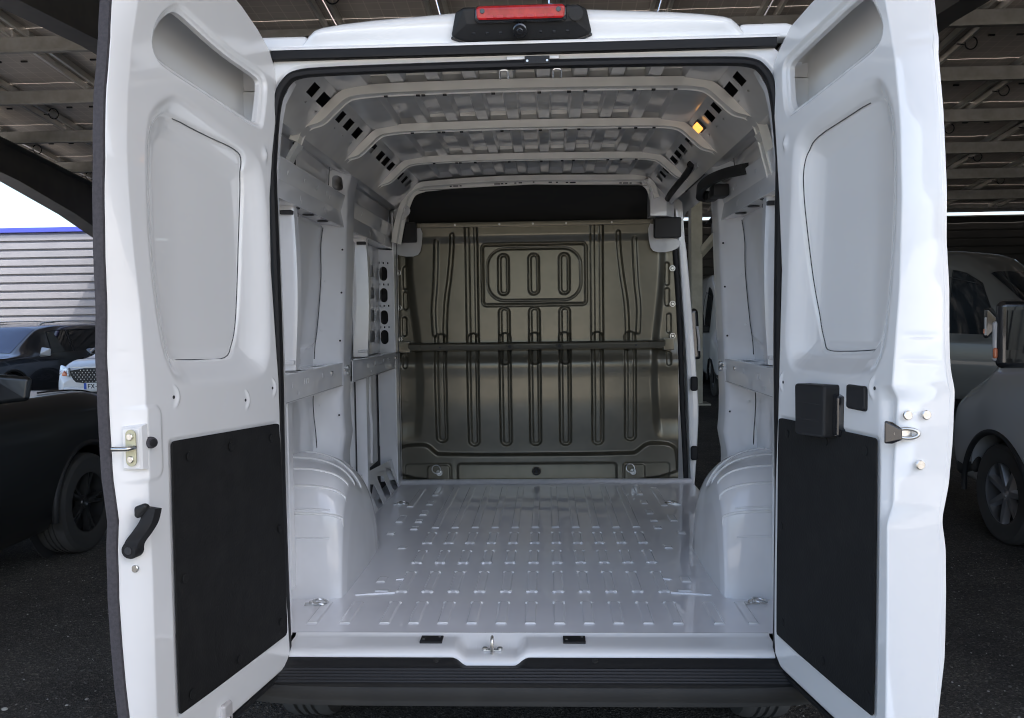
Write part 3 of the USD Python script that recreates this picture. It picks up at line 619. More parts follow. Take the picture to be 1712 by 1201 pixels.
for sgn in (-1, 1):
    line = catmull([(0.52, 2.12), (0.527, 2.0), (0.543, 1.85), (0.565, 1.70), (0.574, 1.55), (0.574, 1.40)], 6) * [sgn, 1]
    dd = sd_line(Xb, Zb, line); h = h - 0.018 * sst(0.018, 0.006, dd)
    line = catmull([(0.62, 2.08), (0.624, 1.95), (0.632, 1.80), (0.645, 1.65), (0.640, 1.50)], 6) * [sgn, 1]
    dd = sd_line(Xb, Zb, line); h = h + 0.012 * sst(0.020, 0.006, dd)
    h = h - 0.032 * sst(0.735, 0.80, sgn * Xb + 0.03 * np.cos((Zb - 1.2) * 4)) * sst(0.80, 0.95, Zb)
    slot(*sorted((sgn * 0.815, sgn * 0.840)), 1.79, 1.93, 0.012, -0.012, 0.007); slot(*sorted((sgn * 0.815, sgn * 0.840)), 1.66, 1.77, 0.012, -0.012, 0.007)
    slot(*sorted((sgn * 0.825, sgn * 0.850)), 1.49, 1.61, 0.012, -0.012, 0.007); slot(*sorted((sgn * 0.82, sgn * 0.845)), 1.28, 1.37, 0.012, -0.012, 0.007)
for c, zb in ((-0.605, 0.805), (-0.400, 0.780), (-0.196, 0.780), (-0.009, 0.780), (0.180, 0.780), (0.384, 0.782), (0.589, 0.806)):
    slot(c - .034, c + .034, zb, 1.50, 0.033, -0.020); slot(c - .014, c + .018, zb + .016, 1.50, 0.015, 0.008, 0.006)
d2 = sd_poly(Xb, Zb, chaikin([(-0.90, 0.54), (-0.90, 0.735), (-0.86, 0.782), (-0.775, 0.79), (-0.70, 0.79), (-0.655, 0.742), (-0.62, 0.722), (0.60, 0.722), (0.635, 0.742), (0.69, 0.79), (0.765, 0.79), (0.84, 0.782), (0.88, 0.735), (0.88, 0.54)], 2))
h = h + 0.034 * sst(0.016, -0.012, d2)
slot(-0.505, 0.495, 0.50, 0.665, 0.02, -0.018, 0.014); slot(-0.84, -0.55, 0.50, 0.668, 0.02, -0.010); slot(0.54, 0.83, 0.50, 0.668, 0.02, -0.010)
slot(-0.70, -0.56, 0.50, 0.655, 0.02, 0.010, 0.008); slot(0.55, 0.675, 0.50, 0.655, 0.02, 0.010, 0.008)
groove(np.abs(np.hypot(Xb + 0.007, Zb - 0.617) - 0.020), 0.008, 0.006)
bulk = P('bulkhead', grid(np.stack([Xb, 2.672 - h, Zb], -1)), 'bulk', van, smooth=True, label='dark olive pressed metal bulkhead')
P('top_flange', bx(-0.71, 0.71, 2.628, 2.66, 2.166, 2.196, 0.004), 'bulk', bulk)
for x in (-0.496, -0.218, -0.010, 0.196, 0.478): P('screw', disc((x, 2.628, 2.179), (0, -1, 0), 0.007, 0.006, 10), 'steel', bulk)
for sgn in (-1, 1):
    for z in (1.892, 1.671, 1.47, 1.27, 1.065):
        x = sgn * (0.868 if sgn < 0 else 0.858)
        P('bolt', cat(ring((x, 2.688, z), (0, 1, 0), 0.016, 0.004, 16, 6), disc((x, 2.690, z), (0, -1, 0), 0.009, 0.010, 12)), 'steel', bulk)
# cross rail with shallow pressings
pl = Polygon([(-0.878, 1.458), (-0.80, 1.452), (0.78, 1.447), (0.853, 1.46), (0.853, 1.379), (0.78, 1.385), (-0.878, 1.394)])
xr = P('cross_rail', cat(plate(pl, (0, 2.612, 0), (1, 0, 0), (0, 0, 1), -0.0), bx(-0.878, 0.853, 2.600, 2.66, 1.392, 1.448, 0.006)) if False else cat(loft([[(x, 2.603, 1.442), (x, 2.596, 1.436), (x, 2.618, 1.400), (x, 2.630, 1.394), (x, 2.66, 1.394), (x, 2.66, 1.446), (x, 2.61, 1.446)] for x in (-.80, .80)]), bx(-0.878, -0.79, 2.612, 2.67, 1.386, 1.456, 0.006), bx(0.79, 0.856, 2.612, 2.67, 1.384, 1.458, 0.006)), 'bulk', bulk)
for x0, x1 in ((-0.72, -0.19), (-0.14, 0.12), (0.17, 0.70)): P('pressing', hullpts([(x, y, z) for x in (x0, x1) for y, z in ((2.603, 1.428), (2.613, 1.408))], .004), 'bulk', xr)
for x in (-0.163, 0.145, -0.60, 0.62): P('hole', disc((x, 2.603, 1.418), (0, -1, -.5), 0.011 if abs(x) < .3 else .006, 0.002, 14), 'cavity', xr)
P('centre_bolt', cat(ring((-0.007, 2.655, 0.617), (0, 1, 0), 0.021, 0.004, 20, 6), disc((-0.007, 2.665, 0.617), (0, -1, 0), 0.010, 0.014, 12)), 'cavity', bulk)
for x, sg in ((-0.624, -1), (0.600, -1)):
    td = P('lashing_eye', cat(disc((x, 2.652, 0.614), (0, -1, 0), 0.021, 0.012, 20), disc((x, 2.640, 0.614), (0, -1, 0), 0.011, 0.010, 12)), 'steel', bulk)
    P('ring', ring((x - 0.018, 2.632, 0.640), (0.15, -1, 0.3), 0.026, 0.0038, 24, 8), 'steel', td)

_dz = -0.026
# ---- rear body frame, door seal, gutter, roof fairing
half = [(0.765, 0.50), (0.768, 0.8), (0.770, 1.1), (0.767, 1.47), (0.769, 1.75), (0.772, 2.03), (0.769, 2.10), (0.758, 2.216), (0.744, 2.285), (0.722, 2.322), (0.690, 2.341), (0.60, 2.348), (0.3, 2.352)]
opening = catmull([(-x, z) for x, z in half] + [(0, 2.353)] + [(x, z) for x, z in reversed(half)], 5)
P('door_seal', sweep_xz(opening, [(-0.001, -0.030), (-0.003, -0.016), (-0.001, 0.004), (0.006, 0.012), (0.016, 0.012), (0.022, 0.002), (0.022, -0.018), (0.016, -0.030), (0.008, -0.034)]), 'rubber', van, smooth=50)
P('rear_frame', sweep_xz(opening, [(0.020, -0.006), (0.026, -0.010), (0.030, -0.016), (0.036, -0.020), (0.075, -0.020), (0.078, 0.06), (0.02, 0.06)]), 'white', van, smooth=35)
for s in (-1, 1):   # outer body corner post beside the opening
    post = [[(s * 0.80, -0.016, z), (s * 0.90, -0.012, z), (s * (xw(min(z, 2.2)) + .045), 0.02, z), (s * (xw(min(z, 2.2)) + .06), 0.10, z), (s * (xw(min(z, 2.2)) + .062), 1.46 if s > 0 else 3.0, z)] for z in np.linspace(0.42, 2.30, 24)]
    P('body_side', grid(post), 'white', van, smooth=35)
    P('body_side', bx(s * 0.9 - .1, s * 0.9 + .1, -0.01, 0.05, 2.30, 2.45, 0.02), 'white', van)
P('gutter_seal', cat(bx(-0.765, 0.765, -0.044, -0.014, 2.388, 2.4165, 0.006)), 'rubber', van)
for s in (-1, 1): P('roof_corner', hullpts([(s * x, y, z) for x in (.672, .80) for y in (.0, .05) for z in (2.440, 2.456)] + [(s * .86, .0, 2.436), (s * .86, .05, 2.436)], .012), 'white', van, smooth=40)
P('gutter_lip', cat(bx(-0.775, 0.775, -0.035, -0.005, 2.4175, 2.428, 0.004)), 'white', van)
fx = np.linspace(-0.675, 0.675, 61); rows = []
for x in fx:
    a = abs(x); zt = np.interp(a, [0, 0.2, 0.45, 0.55, 0.62, 0.66, 0.675], [2.535, 2.528, 2.512, 2.502, 2.490, 2.472, 2.448]); zb = 2.428
    e = sst(0.675, 0.62, a)
    row = [(x, 0.0, zb)]
    for t in np.linspace(0, 1, 14):
        z = zb + (zt - zb) * math.sin(t * math.pi / 2) ** 1.0
        y = -0.012 - 0.038 * e * math.sin(min(1, t * 1.6) * math.pi * 0.55) + 0.10 * t ** 4
        row.append((x, y, z))
    row.append((x, 0.6, zt + 0.02)); row.append((x, 2.9, zt + 0.03)); rows.append(row)
P('roof_fairing', grid(rows), 'white', van, smooth=40)
rs = []
for x, z in ((-1.00, 2.25), (-0.97, 2.34), (-0.90, 2.415), (-0.80, 2.452), (-0.66, 2.466), (0, 2.478), (0.66, 2.466), (0.80, 2.452), (0.90, 2.415), (0.97, 2.34), (1.00, 2.25)):
    rs.append([(x, -0.010, z), (x, 0.02, z + 0.012), (x, 1.0, z + 0.028), (x, 3.0, z + 0.03), (x, 3.6, z - 0.12)])
P('roof_panel', grid(rs), 'white', van, smooth=40)
lp = P('latch_plate', bx(0.010, 0.086, -0.036, -0.018, 2.357, 2.381, 0.002), 'black', van)
for x in (0.018, 0.078): P('screw', disc((x, -0.036, 2.366), (0, -1, 0), 0.004, 0.002, 10), 'steel', lp)
P('frame_pad', bx(-0.045, 0.115, -0.024, -0.012, 2.3745, 2.386, 0.003), 'white', van)
for x in (-0.054, 0.108): P('latch_hook', tube(catmull([(x - .012, -0.004, 2.322), (x - .012, -0.018, 2.338), (x - .008, -0.022, 2.3435), (x + .008, -0.022, 2.3435), (x + .012, -0.018, 2.338), (x + .012, -0.004, 2.322)], 4), 0.0028), 'steel', van)

# high-level brake lamp with camera pod
bl = P('brake_lamp', hullpts([(-0.198, -0.035, 2.478), (0.200, -0.035, 2.478), (-0.17, -0.03, 2.468), (0.172, -0.03, 2.468), (-0.185, -0.055, 2.526), (0.187, -0.055, 2.526), (-0.165, -0.072, 2.530), (0.167, -0.072, 2.530), (-0.16, -0.060, 2.500), (0.162, -0.060, 2.500), (-0.198, 0.05, 2.48), (0.20, 0.05, 2.48), (-0.18, 0.06, 2.536), (0.18, 0.06, 2.536)], 0.012), 'black', van, smooth=40, label='black housing with a red brake lamp in its middle')
P('base_gasket', hullpts([(-0.208, -0.022, 2.470), (0.210, -0.022, 2.470), (-0.165, -0.024, 2.4545), (0.167, -0.024, 2.4545), (-0.208, 0.05, 2.53), (0.21, 0.05, 2.53)], 0.006), 'gloss', bl, smooth=40)
fr = (-0.02, -0.9, -0.35)
yf = -0.0845
P('lens', hullpts([(-0.120, yf + .004, 2.509), (0.122, yf + .004, 2.509), (-0.120, yf, 2.528), (0.122, yf, 2.528)], 0.0120), 'red', bl, smooth=40)
P('lens_bezel', hullpts([(-0.122, yf + .009, 2.508), (0.124, yf + .009, 2.508), (-0.122, yf + .006, 2.529), (0.124, yf + .006, 2.529)], 0.0148), 'gloss', bl, smooth=40)
for x in np.linspace(-0.09, 0.09, 7): P('reflector_cell', bx(x - .010, x + .010, yf - .0085, yf - .006, 2.502, 2.511, 0.001), 'redin', bl)
for x in (-0.112, 0.113): P('lens_screw', disc((x, yf - .0095, 2.522), (0, -1, -.1), 0.0075, 0.003, 12), 'gloss', bl)
P('sensor_cap', disc((0.165, -0.078, 2.514), (0, -1, -.15), 0.021, 0.003, 24), 'black', bl)
P('rear_camera', cat(disc((-0.002, -0.062, 2.476), (0, -0.8, -0.6), 0.022, 0.014, 24), disc((-0.002, -0.073, 2.468), (0, -0.8, -0.6), 0.010, 0.006, 20)), 'gloss', bl)
for x in (-0.14, -0.10, -0.06, 0.06, 0.10, 0.14): P('rib', bx(x - .004, x + .004, -0.070, -0.058, 2.466, 2.470), 'black', bl)

for pr_ in [bl]: UsdGeom.Xformable(pr_).AddTranslateOp().Set(Gf.Vec3d(0, 0, _dz))
# ---- sliding door opening on the right: jamb, seal, header, roller cover
jl = [(0.880, 0.921, 2.264), (0.909, 0.958, 2.0), (0.926, 0.983, 1.70), (0.944, 1.002, 1.45), (0.951, 1.011, 1.318), (0.957, 1.020, 1.16), (0.961, 1.029, 1.014), (0.965, 1.028, 0.90), (0.968, 1.017, 0.706), (0.978, 1.003, 0.50)]
jm = [[(a, 2.735, z), (a + .006, 2.728, z), (a + (b - a) * .45, 2.735, z), (a + (b - a) * .5, 2.75, z), (b - .006, 2.75, z), (b, 2.757, z), (b, 2.85, z), (a, 2.85, z)] for a, b, z in jl]
jb = P('door_jamb', loft(jm), 'white', van, smooth=30)
for z in (1.16, 0.72): P('door_buffer', hullpts([(0.985, 2.70, z - .03), (0.985, 2.70, z + .03), (1.0, 2.70, z - .03), (1.0, 2.70, z + .03)], 0.016), 'rubber', jb, smooth=40)
sl = catmull([(0.755, 1.45, 2.335), (0.785, 1.62, 2.318), (0.792, 2.1, 2.308), (0.802, 2.45, 2.303), (0.818, 2.62, 2.298), (0.842, 2.685, 2.275), (0.858, 2.70, 2.18), (0.876, 2.70, 2.02), (0.894, 2.70, 1.75), (0.905, 2.70, 1.50), (0.912, 2.70, 1.25), (0.920, 2.70, 1.0), (0.930, 2.70, 0.8), (0.940, 2.70, 0.52)], 5)
P('sliding_door_seal', tube(sl[3:], 0.017, 10), 'rubber', van, smooth=True)
P('sliding_door_seal', tube(catmull([(0.90, 1.545, 2.24), (0.905, 1.53, 2.0), (0.905, 1.515, 1.7), (0.905, 1.485, 1.3), (0.905, 1.46, 1.0), (0.905, 1.42, 0.6)], 5), 0.008, 8), 'rubber', van, smooth=True)
pl = Polygon([(1.46, 2.30), (2.60, 2.315), (2.60, 2.40), (1.46, 2.42)])
for a in (1.58, 2.28): pl = pl.difference(Polygon(rrect(a, a + .07, 2.345, 2.385, .008)))
hd = cat(*[trimesh.creation.extrude_polygon(g, 0.003, engine='earcut') for g in getattr(pl, 'geoms', [pl])])
v = hd.vertices.copy(); hd.vertices = np.stack([0.795 - 0.25 * (v[:, 1] - 2.31) + v[:, 2], v[:, 0], v[:, 1]], -1)
P('door_header', hd, 'inner', van)
P('front_corner', loft([[(0.70, 2.50, z), (0.80 - .0 * z, 2.52, z), (0.86, 2.62, z), (0.86, 2.66, z), (0.70, 2.66, z)] for z in (2.20, 2.24, 2.40)]), 'inner', van, smooth=25)
cv = catmull([(0.86, 0.80, 2.172), (0.815, 0.95, 2.180), (0.785, 1.12, 2.182), (0.775, 1.30, 2.175), (0.80, 1.44, 2.165), (0.86, 1.50, 2.160)], 6)
rc = P('roller_cover', loft([[(p[0] - .006, p[1], p[2] + .022), (p[0] + .02, p[1], p[2] + .026), (p[0] + .02, p[1], p[2] - .020), (p[0] - .010, p[1], p[2] - .024)] for p in cv]), 'black', van, smooth=30)
P('roller_block', bx(0.80, 0.87, 1.10, 1.20, 2.11, 2.165, 0.010), 'black', rc); P('roller_block', bx(0.81, 0.86, 1.28, 1.36, 2.12, 2.16, 0.008), 'black', rc)
# the van's own passenger door mirror, seen through the opening
mr = P('door_mirror', hullpts([(1.05, 3.55, 1.60), (1.14, 3.55, 1.62), (1.16, 3.56, 1.30), (1.06, 3.56, 1.28), (1.10, 3.62, 1.45)], 0.03), 'gloss', van, smooth=40)
P('mirror_trim', tube([(1.158, 3.515, 1.52), (1.172, 3.515, 1.42), (1.172, 3.515, 1.34)], 0.010), 'clear', mr)
# front cab shell, so the van is whole from the side
cab = []
for y, wz, zt in ((2.86, 1.02, 2.50), (3.2, 1.02, 2.48), (3.6, 1.01, 2.30), (4.1, 0.99, 1.75), (4.5, 0.97, 1.35), (4.9, 0.90, 1.05), (5.0, 0.80, 0.75)):
    cab.append([(-wz, y, 0.40), (-wz, y, min(1.2, zt * .75)), (-wz * .93, y, zt * .93), (-wz * .75, y, zt), (wz * .75, y, zt), (wz * .93, y, zt * .93), (wz, y, min(1.2, zt * .75)), (wz, y, 0.40)])
P('cab', loft(cab), 'white', van, smooth=35)
P('underbody', bx(-0.90, 0.90, 0.02, 4.6, 0.36, 0.50), 'cavity', van)

# ---- bumper, step, wheels
prof = [(-0.028, 0.515), (-0.033, 0.522), (-0.046, 0.520), (-0.060, 0.512)]
y, z = -0.072, 0.505
for k in range(5): prof += [(y, z), (y - .003, z + .0012), (y - .006, z + .0008), (y - .008, z - .003)]; y -= 0.0105; z -= 0.0052
prof += [(-0.128, 0.478)]
step = [[(x, yy_, zz_ - (0.022 * recess(x) if yy_ > -0.05 else 0.008 * recess(x) if yy_ > -.065 else 0)) for yy_, zz_ in prof] for x in np.unique(np.concatenate([np.linspace(-0.97, 0.97, 20), np.linspace(-0.27, 0.03, 30)]))]
bp = P('rear_bumper', sweep_xz([(-1.0, 0), (1.0, 0)], [(0, 0)] * 3) if False else loft([[(x, -0.128 + c, 0.478), (x, -0.142 + c, 0.474), (x, -0.150 + c, 0.460), (x, -0.148 + c, 0.435), (x, -0.138 + c, 0.415), (x, -0.11 + c, 0.402), (x, 0.02, 0.402), (x, 0.02, 0.47)] for x, c in zip(np.linspace(-1.0, 1.0, 21), 0.10 * (np.abs(np.linspace(-1, 1, 21)) ** 8))]), 'bumper', van, smooth=35)
P('step_pad', grid(step), 'black', bp, smooth=25)
for x in (-0.290, 0.205): P('step_screw', cat(ring((x, -0.050, 0.520), (0, -.5, 1), 0.008, 0.002, 16, 6), disc((x, -0.050, 0.517), (0, -.5, 1), 0.006, 0.003, 12)), 'bumper', bp)
P('tow_cover', hullpts([(0.585, -0.03, 0.395), (0.665, -0.03, 0.395), (0.605, -0.03, 0.385), (0.645, -0.03, 0.385)], 0.012), 'white', van, smooth=40)
def wheel(parent, c, R=0.345, W=0.22, axis=1, spokes=5, style='alloy', dark=False, out=1):
    """a wheel whose axle lies along x; out = side its face looks to"""
    pr = [(R * .60, -W / 2 * .90), (R * .70, -W / 2), (R * .90, -W / 2), (R * .975, -W / 2 * .86), (R, -W / 2 * .62)]
    for g in (-.32, 0.0, .32): pr += [(R, W / 2 * (g - .07)), (R * .975, W / 2 * (g - .045)), (R * .975, W / 2 * (g + .045)), (R, W / 2 * (g + .07))]
    pr += [(R, W / 2 * .62), (R * .975, W / 2 * .86), (R * .90, W / 2), (R * .70, W / 2), (R * .60, W / 2 * .90)]
    m = trimesh.creation.revolve(np.array(pr), sections=56); m.apply_transform(trimesh.geometry.align_vectors([0, 0, 1], [1, 0, 0])); m.apply_translation(c)
    w = part('wheel', parent)
    P('tyre', m, 'tyre', w, smooth=30)
    ms = []; f = W / 2 * .80
    rimr = trimesh.creation.revolve(np.array([(R * .55, -W * .4), (R * .60, -f * .4), (R * .62, f * .95), (R * .655, f * 1.05), (R * .68, f), (R * .66, -W * .42)]), sections=48)
    ms.append(rimr)
    hub = trimesh.creation.revolve(np.array([(0, f * .55), (R * .11, f * .85), (R * .13, f * .75), (R * .15, f * .2), (0, f * .2)]), sections=24); ms.append(hub)
    for k in range(spokes):
        a = 2 * math.pi * k / spokes + .3
        for da in ((-.13, .13) if style == 'twin' else (0,)):
            c0, s0, c1, s1 = math.cos(a), math.sin(a), math.cos(a + da), math.sin(a + da)
            wd = R * (.045 if style == 'twin' else .085)
            pts = []
            for rr, cc, ss, ww, d0, d1 in ((R * .08, c0, s0, wd * 1.2, f * .35, f * .82), (R * .63, c1, s1, wd * .8, f * .45, f * .95)):
                for sg in (-1, 1):
                    pts += [(rr * cc - sg * ww * ss, rr * ss + sg * ww * cc, d0), (rr * cc - sg * ww * .6 * ss, rr * ss + sg * ww * .6 * cc, d1)]
            ms.append(trimesh.convex.convex_hull(np.array(pts)))
    rm = cat(*ms); rm.apply_transform(trimesh.geometry.align_vectors([0, 0, 1], [out, 0, 0])); rm.apply_translation(c)
    P('rim', rm, 'rimdark' if dark else 'rim', w, smooth=30)
    bk = trimesh.creation.revolve(np.array([(0, 0), (R * .62, 0), (R * .62, -.01), (0, -.01)]), sections=32); bk.apply_transform(trimesh.geometry.align_vectors([0, 0, 1], [out, 0, 0])); bk.apply_translation(c)
    P('brake_drum', bk, 'cavity', w)
    return w
for s in (-1, 1):
    wheel(van, (s * 0.872, 0.74, 0.345), 0.345, 0.20, out=s); wheel(van, (s * 0.872, 3.95, 0.345), 0.345, 0.20, out=s)
# ---- the two rear doors, swung about 99 degrees open
DA = math.radians(9)
def door(side):
    o = np.array([0.76 * side, -0.03, 0.0]); dv = np.array([side * math.sin(DA), -math.cos(DA), 0]); n = np.array([-side * math.cos(DA), -math.sin(DA), 0])
    def W(u, z, w): u, z, w = np.broadcast_arrays(np.asarray(u, float), z, w); return o + u[..., None] * dv + w[..., None] * n + z[..., None] * np.array([0, 0, 1.0])
    def WP(pts): p = np.asarray(pts, float); return W(p[:, 0], p[:, 1], p[:, 2])
    L = side < 0
    if L:
        uh_z = [(0.495, .055), (0.505, .02), (0.535, -.010), (0.60, -.006), (0.81, .010), (1.10, .014), (1.40, .017), (1.55, .030), (1.75, .047), (1.965, .042), (2.10, .018), (2.20, -.008), (2.29, -.022), (2.36, -.018), (2.412, .018), (2.45, .085), (2.487, .18), (2.505, .26), (2.52, .40)]
        uf_z = [(0.495, .684), (0.85, .682), (1.0, .680), (1.15, .684), (1.45, .683), (1.615, .692), (1.75, .710), (1.88, .719), (1.99, .720), (2.10, .712), (2.24, .686), (2.33, .661), (2.52, .60)]
        ow_z = [(0.495, -.030), (0.67, -.037), (0.741, -.044), (0.84, -.050), (0.952, -.055), (1.064, -.053), (1.135, -.046), (1.19, -.052), (1.231, -.057), (1.383, -.061), (1.507, -.060), (1.65, -.046), (1.774, -.034), (1.957, -.020), (2.143, -.018), (2.226, -.020), (2.314, -.030), (2.52, -.035)]
        du = 0.046
    else:
        uh_z = [(0.505, .065), (0.515, .03), (0.54, -.003), (0.60, -.010), (0.80, -.007), (1.085, .001), (1.30, .018), (1.454, .026), (1.722, .041), (1.938, .022), (2.06, .006), (2.139, -.005), (2.25, -.022), (2.338, -.018), (2.371, .019), (2.413, .099), (2.434, .238), (2.45, .36), (2.46, .45)]
        uf_z = [(0.505, .615), (0.93, .619), (1.20, .616), (1.454, .637), (1.644, .660), (1.844, .667), (2.018, .658), (2.171, .632), (2.305, .594), (2.46, .54)]
        ow_z = [(0.505, -.078), (0.662, -.086), (0.788, -.099), (0.928, -.100), (1.04, -.099), (1.11, -.089), (1.192, -.106), (1.29, -.109), (1.415, -.106), (1.427, -.100), (1.465, -.091), (1.536, -.082), (1.746, -.062), (2.007, -.056), (2.173, -.058), (2.185, -.066), (2.199, -.063), (2.287, -.071), (2.46, -.07)]
        du = 0.048
    def ip(t, z): a = np.array(t); return np.interp(z, a[:, 0], a[:, 1])
    z0, z1 = uh_z[0][0], uh_z[-1][0]
    zs = np.unique(np.concatenate([np.linspace(z0, z0 + .06, 14), np.arange(z0 + .06, z1 - .1, 0.0042), np.linspace(z1 - .1, z1, 30)]))
    k = np.linspace(0, 1, 168)
    uh, uf = ip(uh_z, zs), ip(uf_z, zs)
    # smooth the outlines a little
    ker = np.ones(9) / 9; pad = lambda a: np.convolve(np.pad(a, 4, mode='edge'), ker, mode='valid')
    ker = np.ones(9) / 9; uf = pad(pad(uf)); owz = pad(ip(ow_z, zs)) if L else np.convolve(np.pad(ip(ow_z, zs), 4, mode='edge'), ker, mode='valid')
    U = uh[:, None] + (uf - uh)[:, None] * k[None]; Z = np.repeat(zs[:, None], len(k), 1)
    if L:
        big = [(.547, 2.150), (.613, 2.104), (.646, 2.048), (.655, 1.922), (.653, 1.755), (.633, 1.615), (.607, 1.50), (.555, 1.430), (.40, 1.418), (.261, 1.416), (.123, 1.423), (.083, 1.47), (.071, 1.547), (.069, 1.70), (.069, 1.836), (.078, 1.98), (.10, 2.05), (.139, 2.082), (.223, 2.104), (.35, 2.130), (.483, 2.153)]
        seam = [(.600, 2.02), (.575, 2.085), (.516, 2.108), (.353, 2.090), (.218, 2.080), (.170, 2.062), (.146, 2.006), (.146, 1.92), (.153, 1.80), (.160, 1.70), (.171, 1.60), (.192, 1.53), (.235, 1.485), (.35, 1.485), (.469, 1.489), (.545, 1.50)]
        slot_ = [(.523, 2.352), (.489, 2.366), (.440, 2.358), (.274, 2.328), (.108, 2.318), (.070, 2.312), (.066, 2.290), (.092, 2.190), (.105, 2.177), (.150, 2.178), (.371, 2.203), (.560, 2.221), (.592, 2.234), (.595, 2.262), (.570, 2.310)]
        blk = [(.594, 1.286), (.588, 1.294), (.574, 1.294), (.075, 1.272), (.047, 1.270), (.038, 1.262), (.029, .912), (.022, .622), (.028, .606), (.040, .604), (.590, .617), (.598, .625)]
        holes = [(.576, 1.403), (.232, 1.362), (.069, 1.383)]
    else:
        big = [(.584, 2.128), (.626, 2.066), (.645, 1.969), (.643, 1.754), (.610, 1.535), (.595, 1.49), (.541, 1.419), (.251, 1.414), (.12, 1.418), (.085, 1.46), (.073, 1.527), (.09, 1.66), (.102, 1.805), (.115, 1.95), (.122, 2.06), (.145, 2.09), (.194, 2.112), (.30, 2.122), (.492, 2.145), (.55, 2.145)]
        seam = [(.57, 2.08), (.507, 2.106), (.35, 2.090), (.216, 2.078), (.165, 2.058), (.145, 2.01), (.143, 1.92), (.148, 1.80), (.156, 1.70), (.168, 1.62), (.186, 1.545), (.215, 1.495), (.255, 1.484), (.40, 1.490), (.53, 1.50)]
        slot_ = [(.112, 2.176), (.095, 2.180), (.077, 2.215), (.068, 2.300), (.075, 2.314), (.100, 2.322), (.27, 2.342), (.434, 2.360), (.480, 2.358), (.517, 2.335), (.555, 2.275), (.568, 2.250), (.560, 2.228), (.50, 2.218)]
        blk = [(.032, .606), (.026, .62), (.033, .95), (.039, 1.262), (.045, 1.272), (.063, 1.275), (.556, 1.286), (.570, 1.285), (.575, 1.279), (.574, 1.0), (.569, .62), (.560, .607)]
        holes = [(.562, 1.406), (.063, 1.384)]
    sp = chaikin(slot_, 2); dl = sd_poly(U, Z, sp); e_ = 5e-4
    gu = (sd_poly(U + e_, Z, sp) - sd_poly(U - e_, Z, sp)) / (2 * e_); gz = (sd_poly(U, Z + e_, sp) - sd_poly(U, Z - e_, sp)) / (2 * e_)
    near = np.abs(dl) < 0.0027; U = U - near * dl * gu; Z = Z - near * dl * gz; dl = np.where(near, 0.0, dl)
    h = np.zeros_like(U)
    db = sd_poly(U, Z, chaikin(big, 2)); h -= 0.040 * sst(0.006, -0.075, db) + 0.010 * sst(-0.06, -0.10, db)
    ds = sd_poly(U, Z, chaikin(seam, 2)); h -= 0.006 * sst(0.004, -0.004, ds) * sst(0.62, 0.45, U) + 0.004 * np.exp(-(ds / 0.004) ** 2)
    h -= 0.010 * sst(0.020, 0.010, dl) + 0.005 * sst(.005, 0, dl)
    dk = sd_poly(U, Z, chaikin(blk, 1)); h -= 0.005 * sst(0.010, 0.002, dk)
    for a, b in holes: h += 0.005 * sst(0.010, 0.002, np.abs(np.hypot(U - a - .006, Z - b) - 0.024)) * sst(-.005, -.022, (U - a) - 0.25 * np.abs(Z - b))
    h += 0.004 * np.exp(-((Z - 2.11) / .03) ** 2) * 0
    for a, b in ((.076, 2.088),): h += 0.008 * np.exp(-((np.hypot(U - a, (Z - b) * .7) - 0.0) / 0.012) ** 2)
    if L:  # lock pad step at the free edge and the strap dent
        h += 0.004 * sst(0.010, 0.0, sd_box(U, Z, .635, .80, 1.222, 1.385, .02))
    else:
        h -= 0.012 * sst(0.53, 0.60, U) * sst(1.12, 1.06, Z) * 0 + 0.0
        h -= 0.016 * sst(0.575, 0.615, U) * sst(1.08, 1.15, Z) * sst(1.42, 1.38, Z)
    # round over to the hinge edge, top and bottom
    e = np.minimum((U - uh[:, None]), 1); h -= 0.010 * (1 - np.sqrt(np.clip(1 - (1 - np.clip(e / 0.014, 0, 1)) ** 2, 0, 1)))
    h -= 0.010 * (1 - np.sqrt(np.clip(1 - (1 - np.clip((Z - z0) / 0.012, 0, 1)) ** 2, 0, 1)))
    # free edge: rolled return strip, flange
    SU = lambda t: .78 * t + .22 * math.sin(t * math.pi / 2); SW = lambda t: .78 * t + .22 * (1 - math.cos(t * math.pi / 2))
    cols_u, cols_w = [], []
    T = np.linspace(0, 1, 22)[1:]
    hf = h[:, -1]
    wave = 0.0
    for t in T:
        uu = uf + du * SU(t)
        ww = hf + (owz - hf) * SW(t)
        if not L: ww = ww - 0.0
        cols_u.append(uu); cols_w.append(ww)
    # little crease pressings on the strip
    cw_ = np.stack(cols_w, 1); cu_ = np.stack(cols_u, 1)
    for zc_ in ((1.47, 1.52) if L else (1.535, 1.48)):
        cw_ += 0.004 * np.exp(-((zs[:, None] - zc_) / 0.006) ** 2) * np.sin(T[None] * np.pi) ** 2; cu_ -= 0.004 * np.exp(-((zs[:, None] - zc_) / 0.006) ** 2) * np.sin(T[None] * np.pi) ** 2
    if not L:
        pass
    back = [(cu_[:, -1] + 0.003, owz - 0.008), (cu_[:, -1] + 0.003, owz - 0.014)]
    hinge = [(uh - 0.001, np.full_like(uh, -0.090)), (uh - 0.002, np.full_like(uh, -0.030))]
    V = W(U, Z, h)
    cols = [W(a, zs, b)[:, None] for a, b in hinge] + [V] + [W(cu_[:, i], zs, cw_[:, i])[:, None] for i in range(len(T))] + [W(a, zs, b)[:, None] for a, b in back]
    V = np.concatenate(cols, 1)
    bot = V[:1].copy(); wv = np.full(V.shape[1], -0.075)
    bot = bot[0] + (-0.065) * n * np.ones((V.shape[1], 1)); bot[:, 2] = z0 - 0.004
    topr = V[-1] + (-0.065) * n; topr[:, 2] = z1 + 0.004
    V = np.concatenate([bot[None], V, topr[None]], 0)
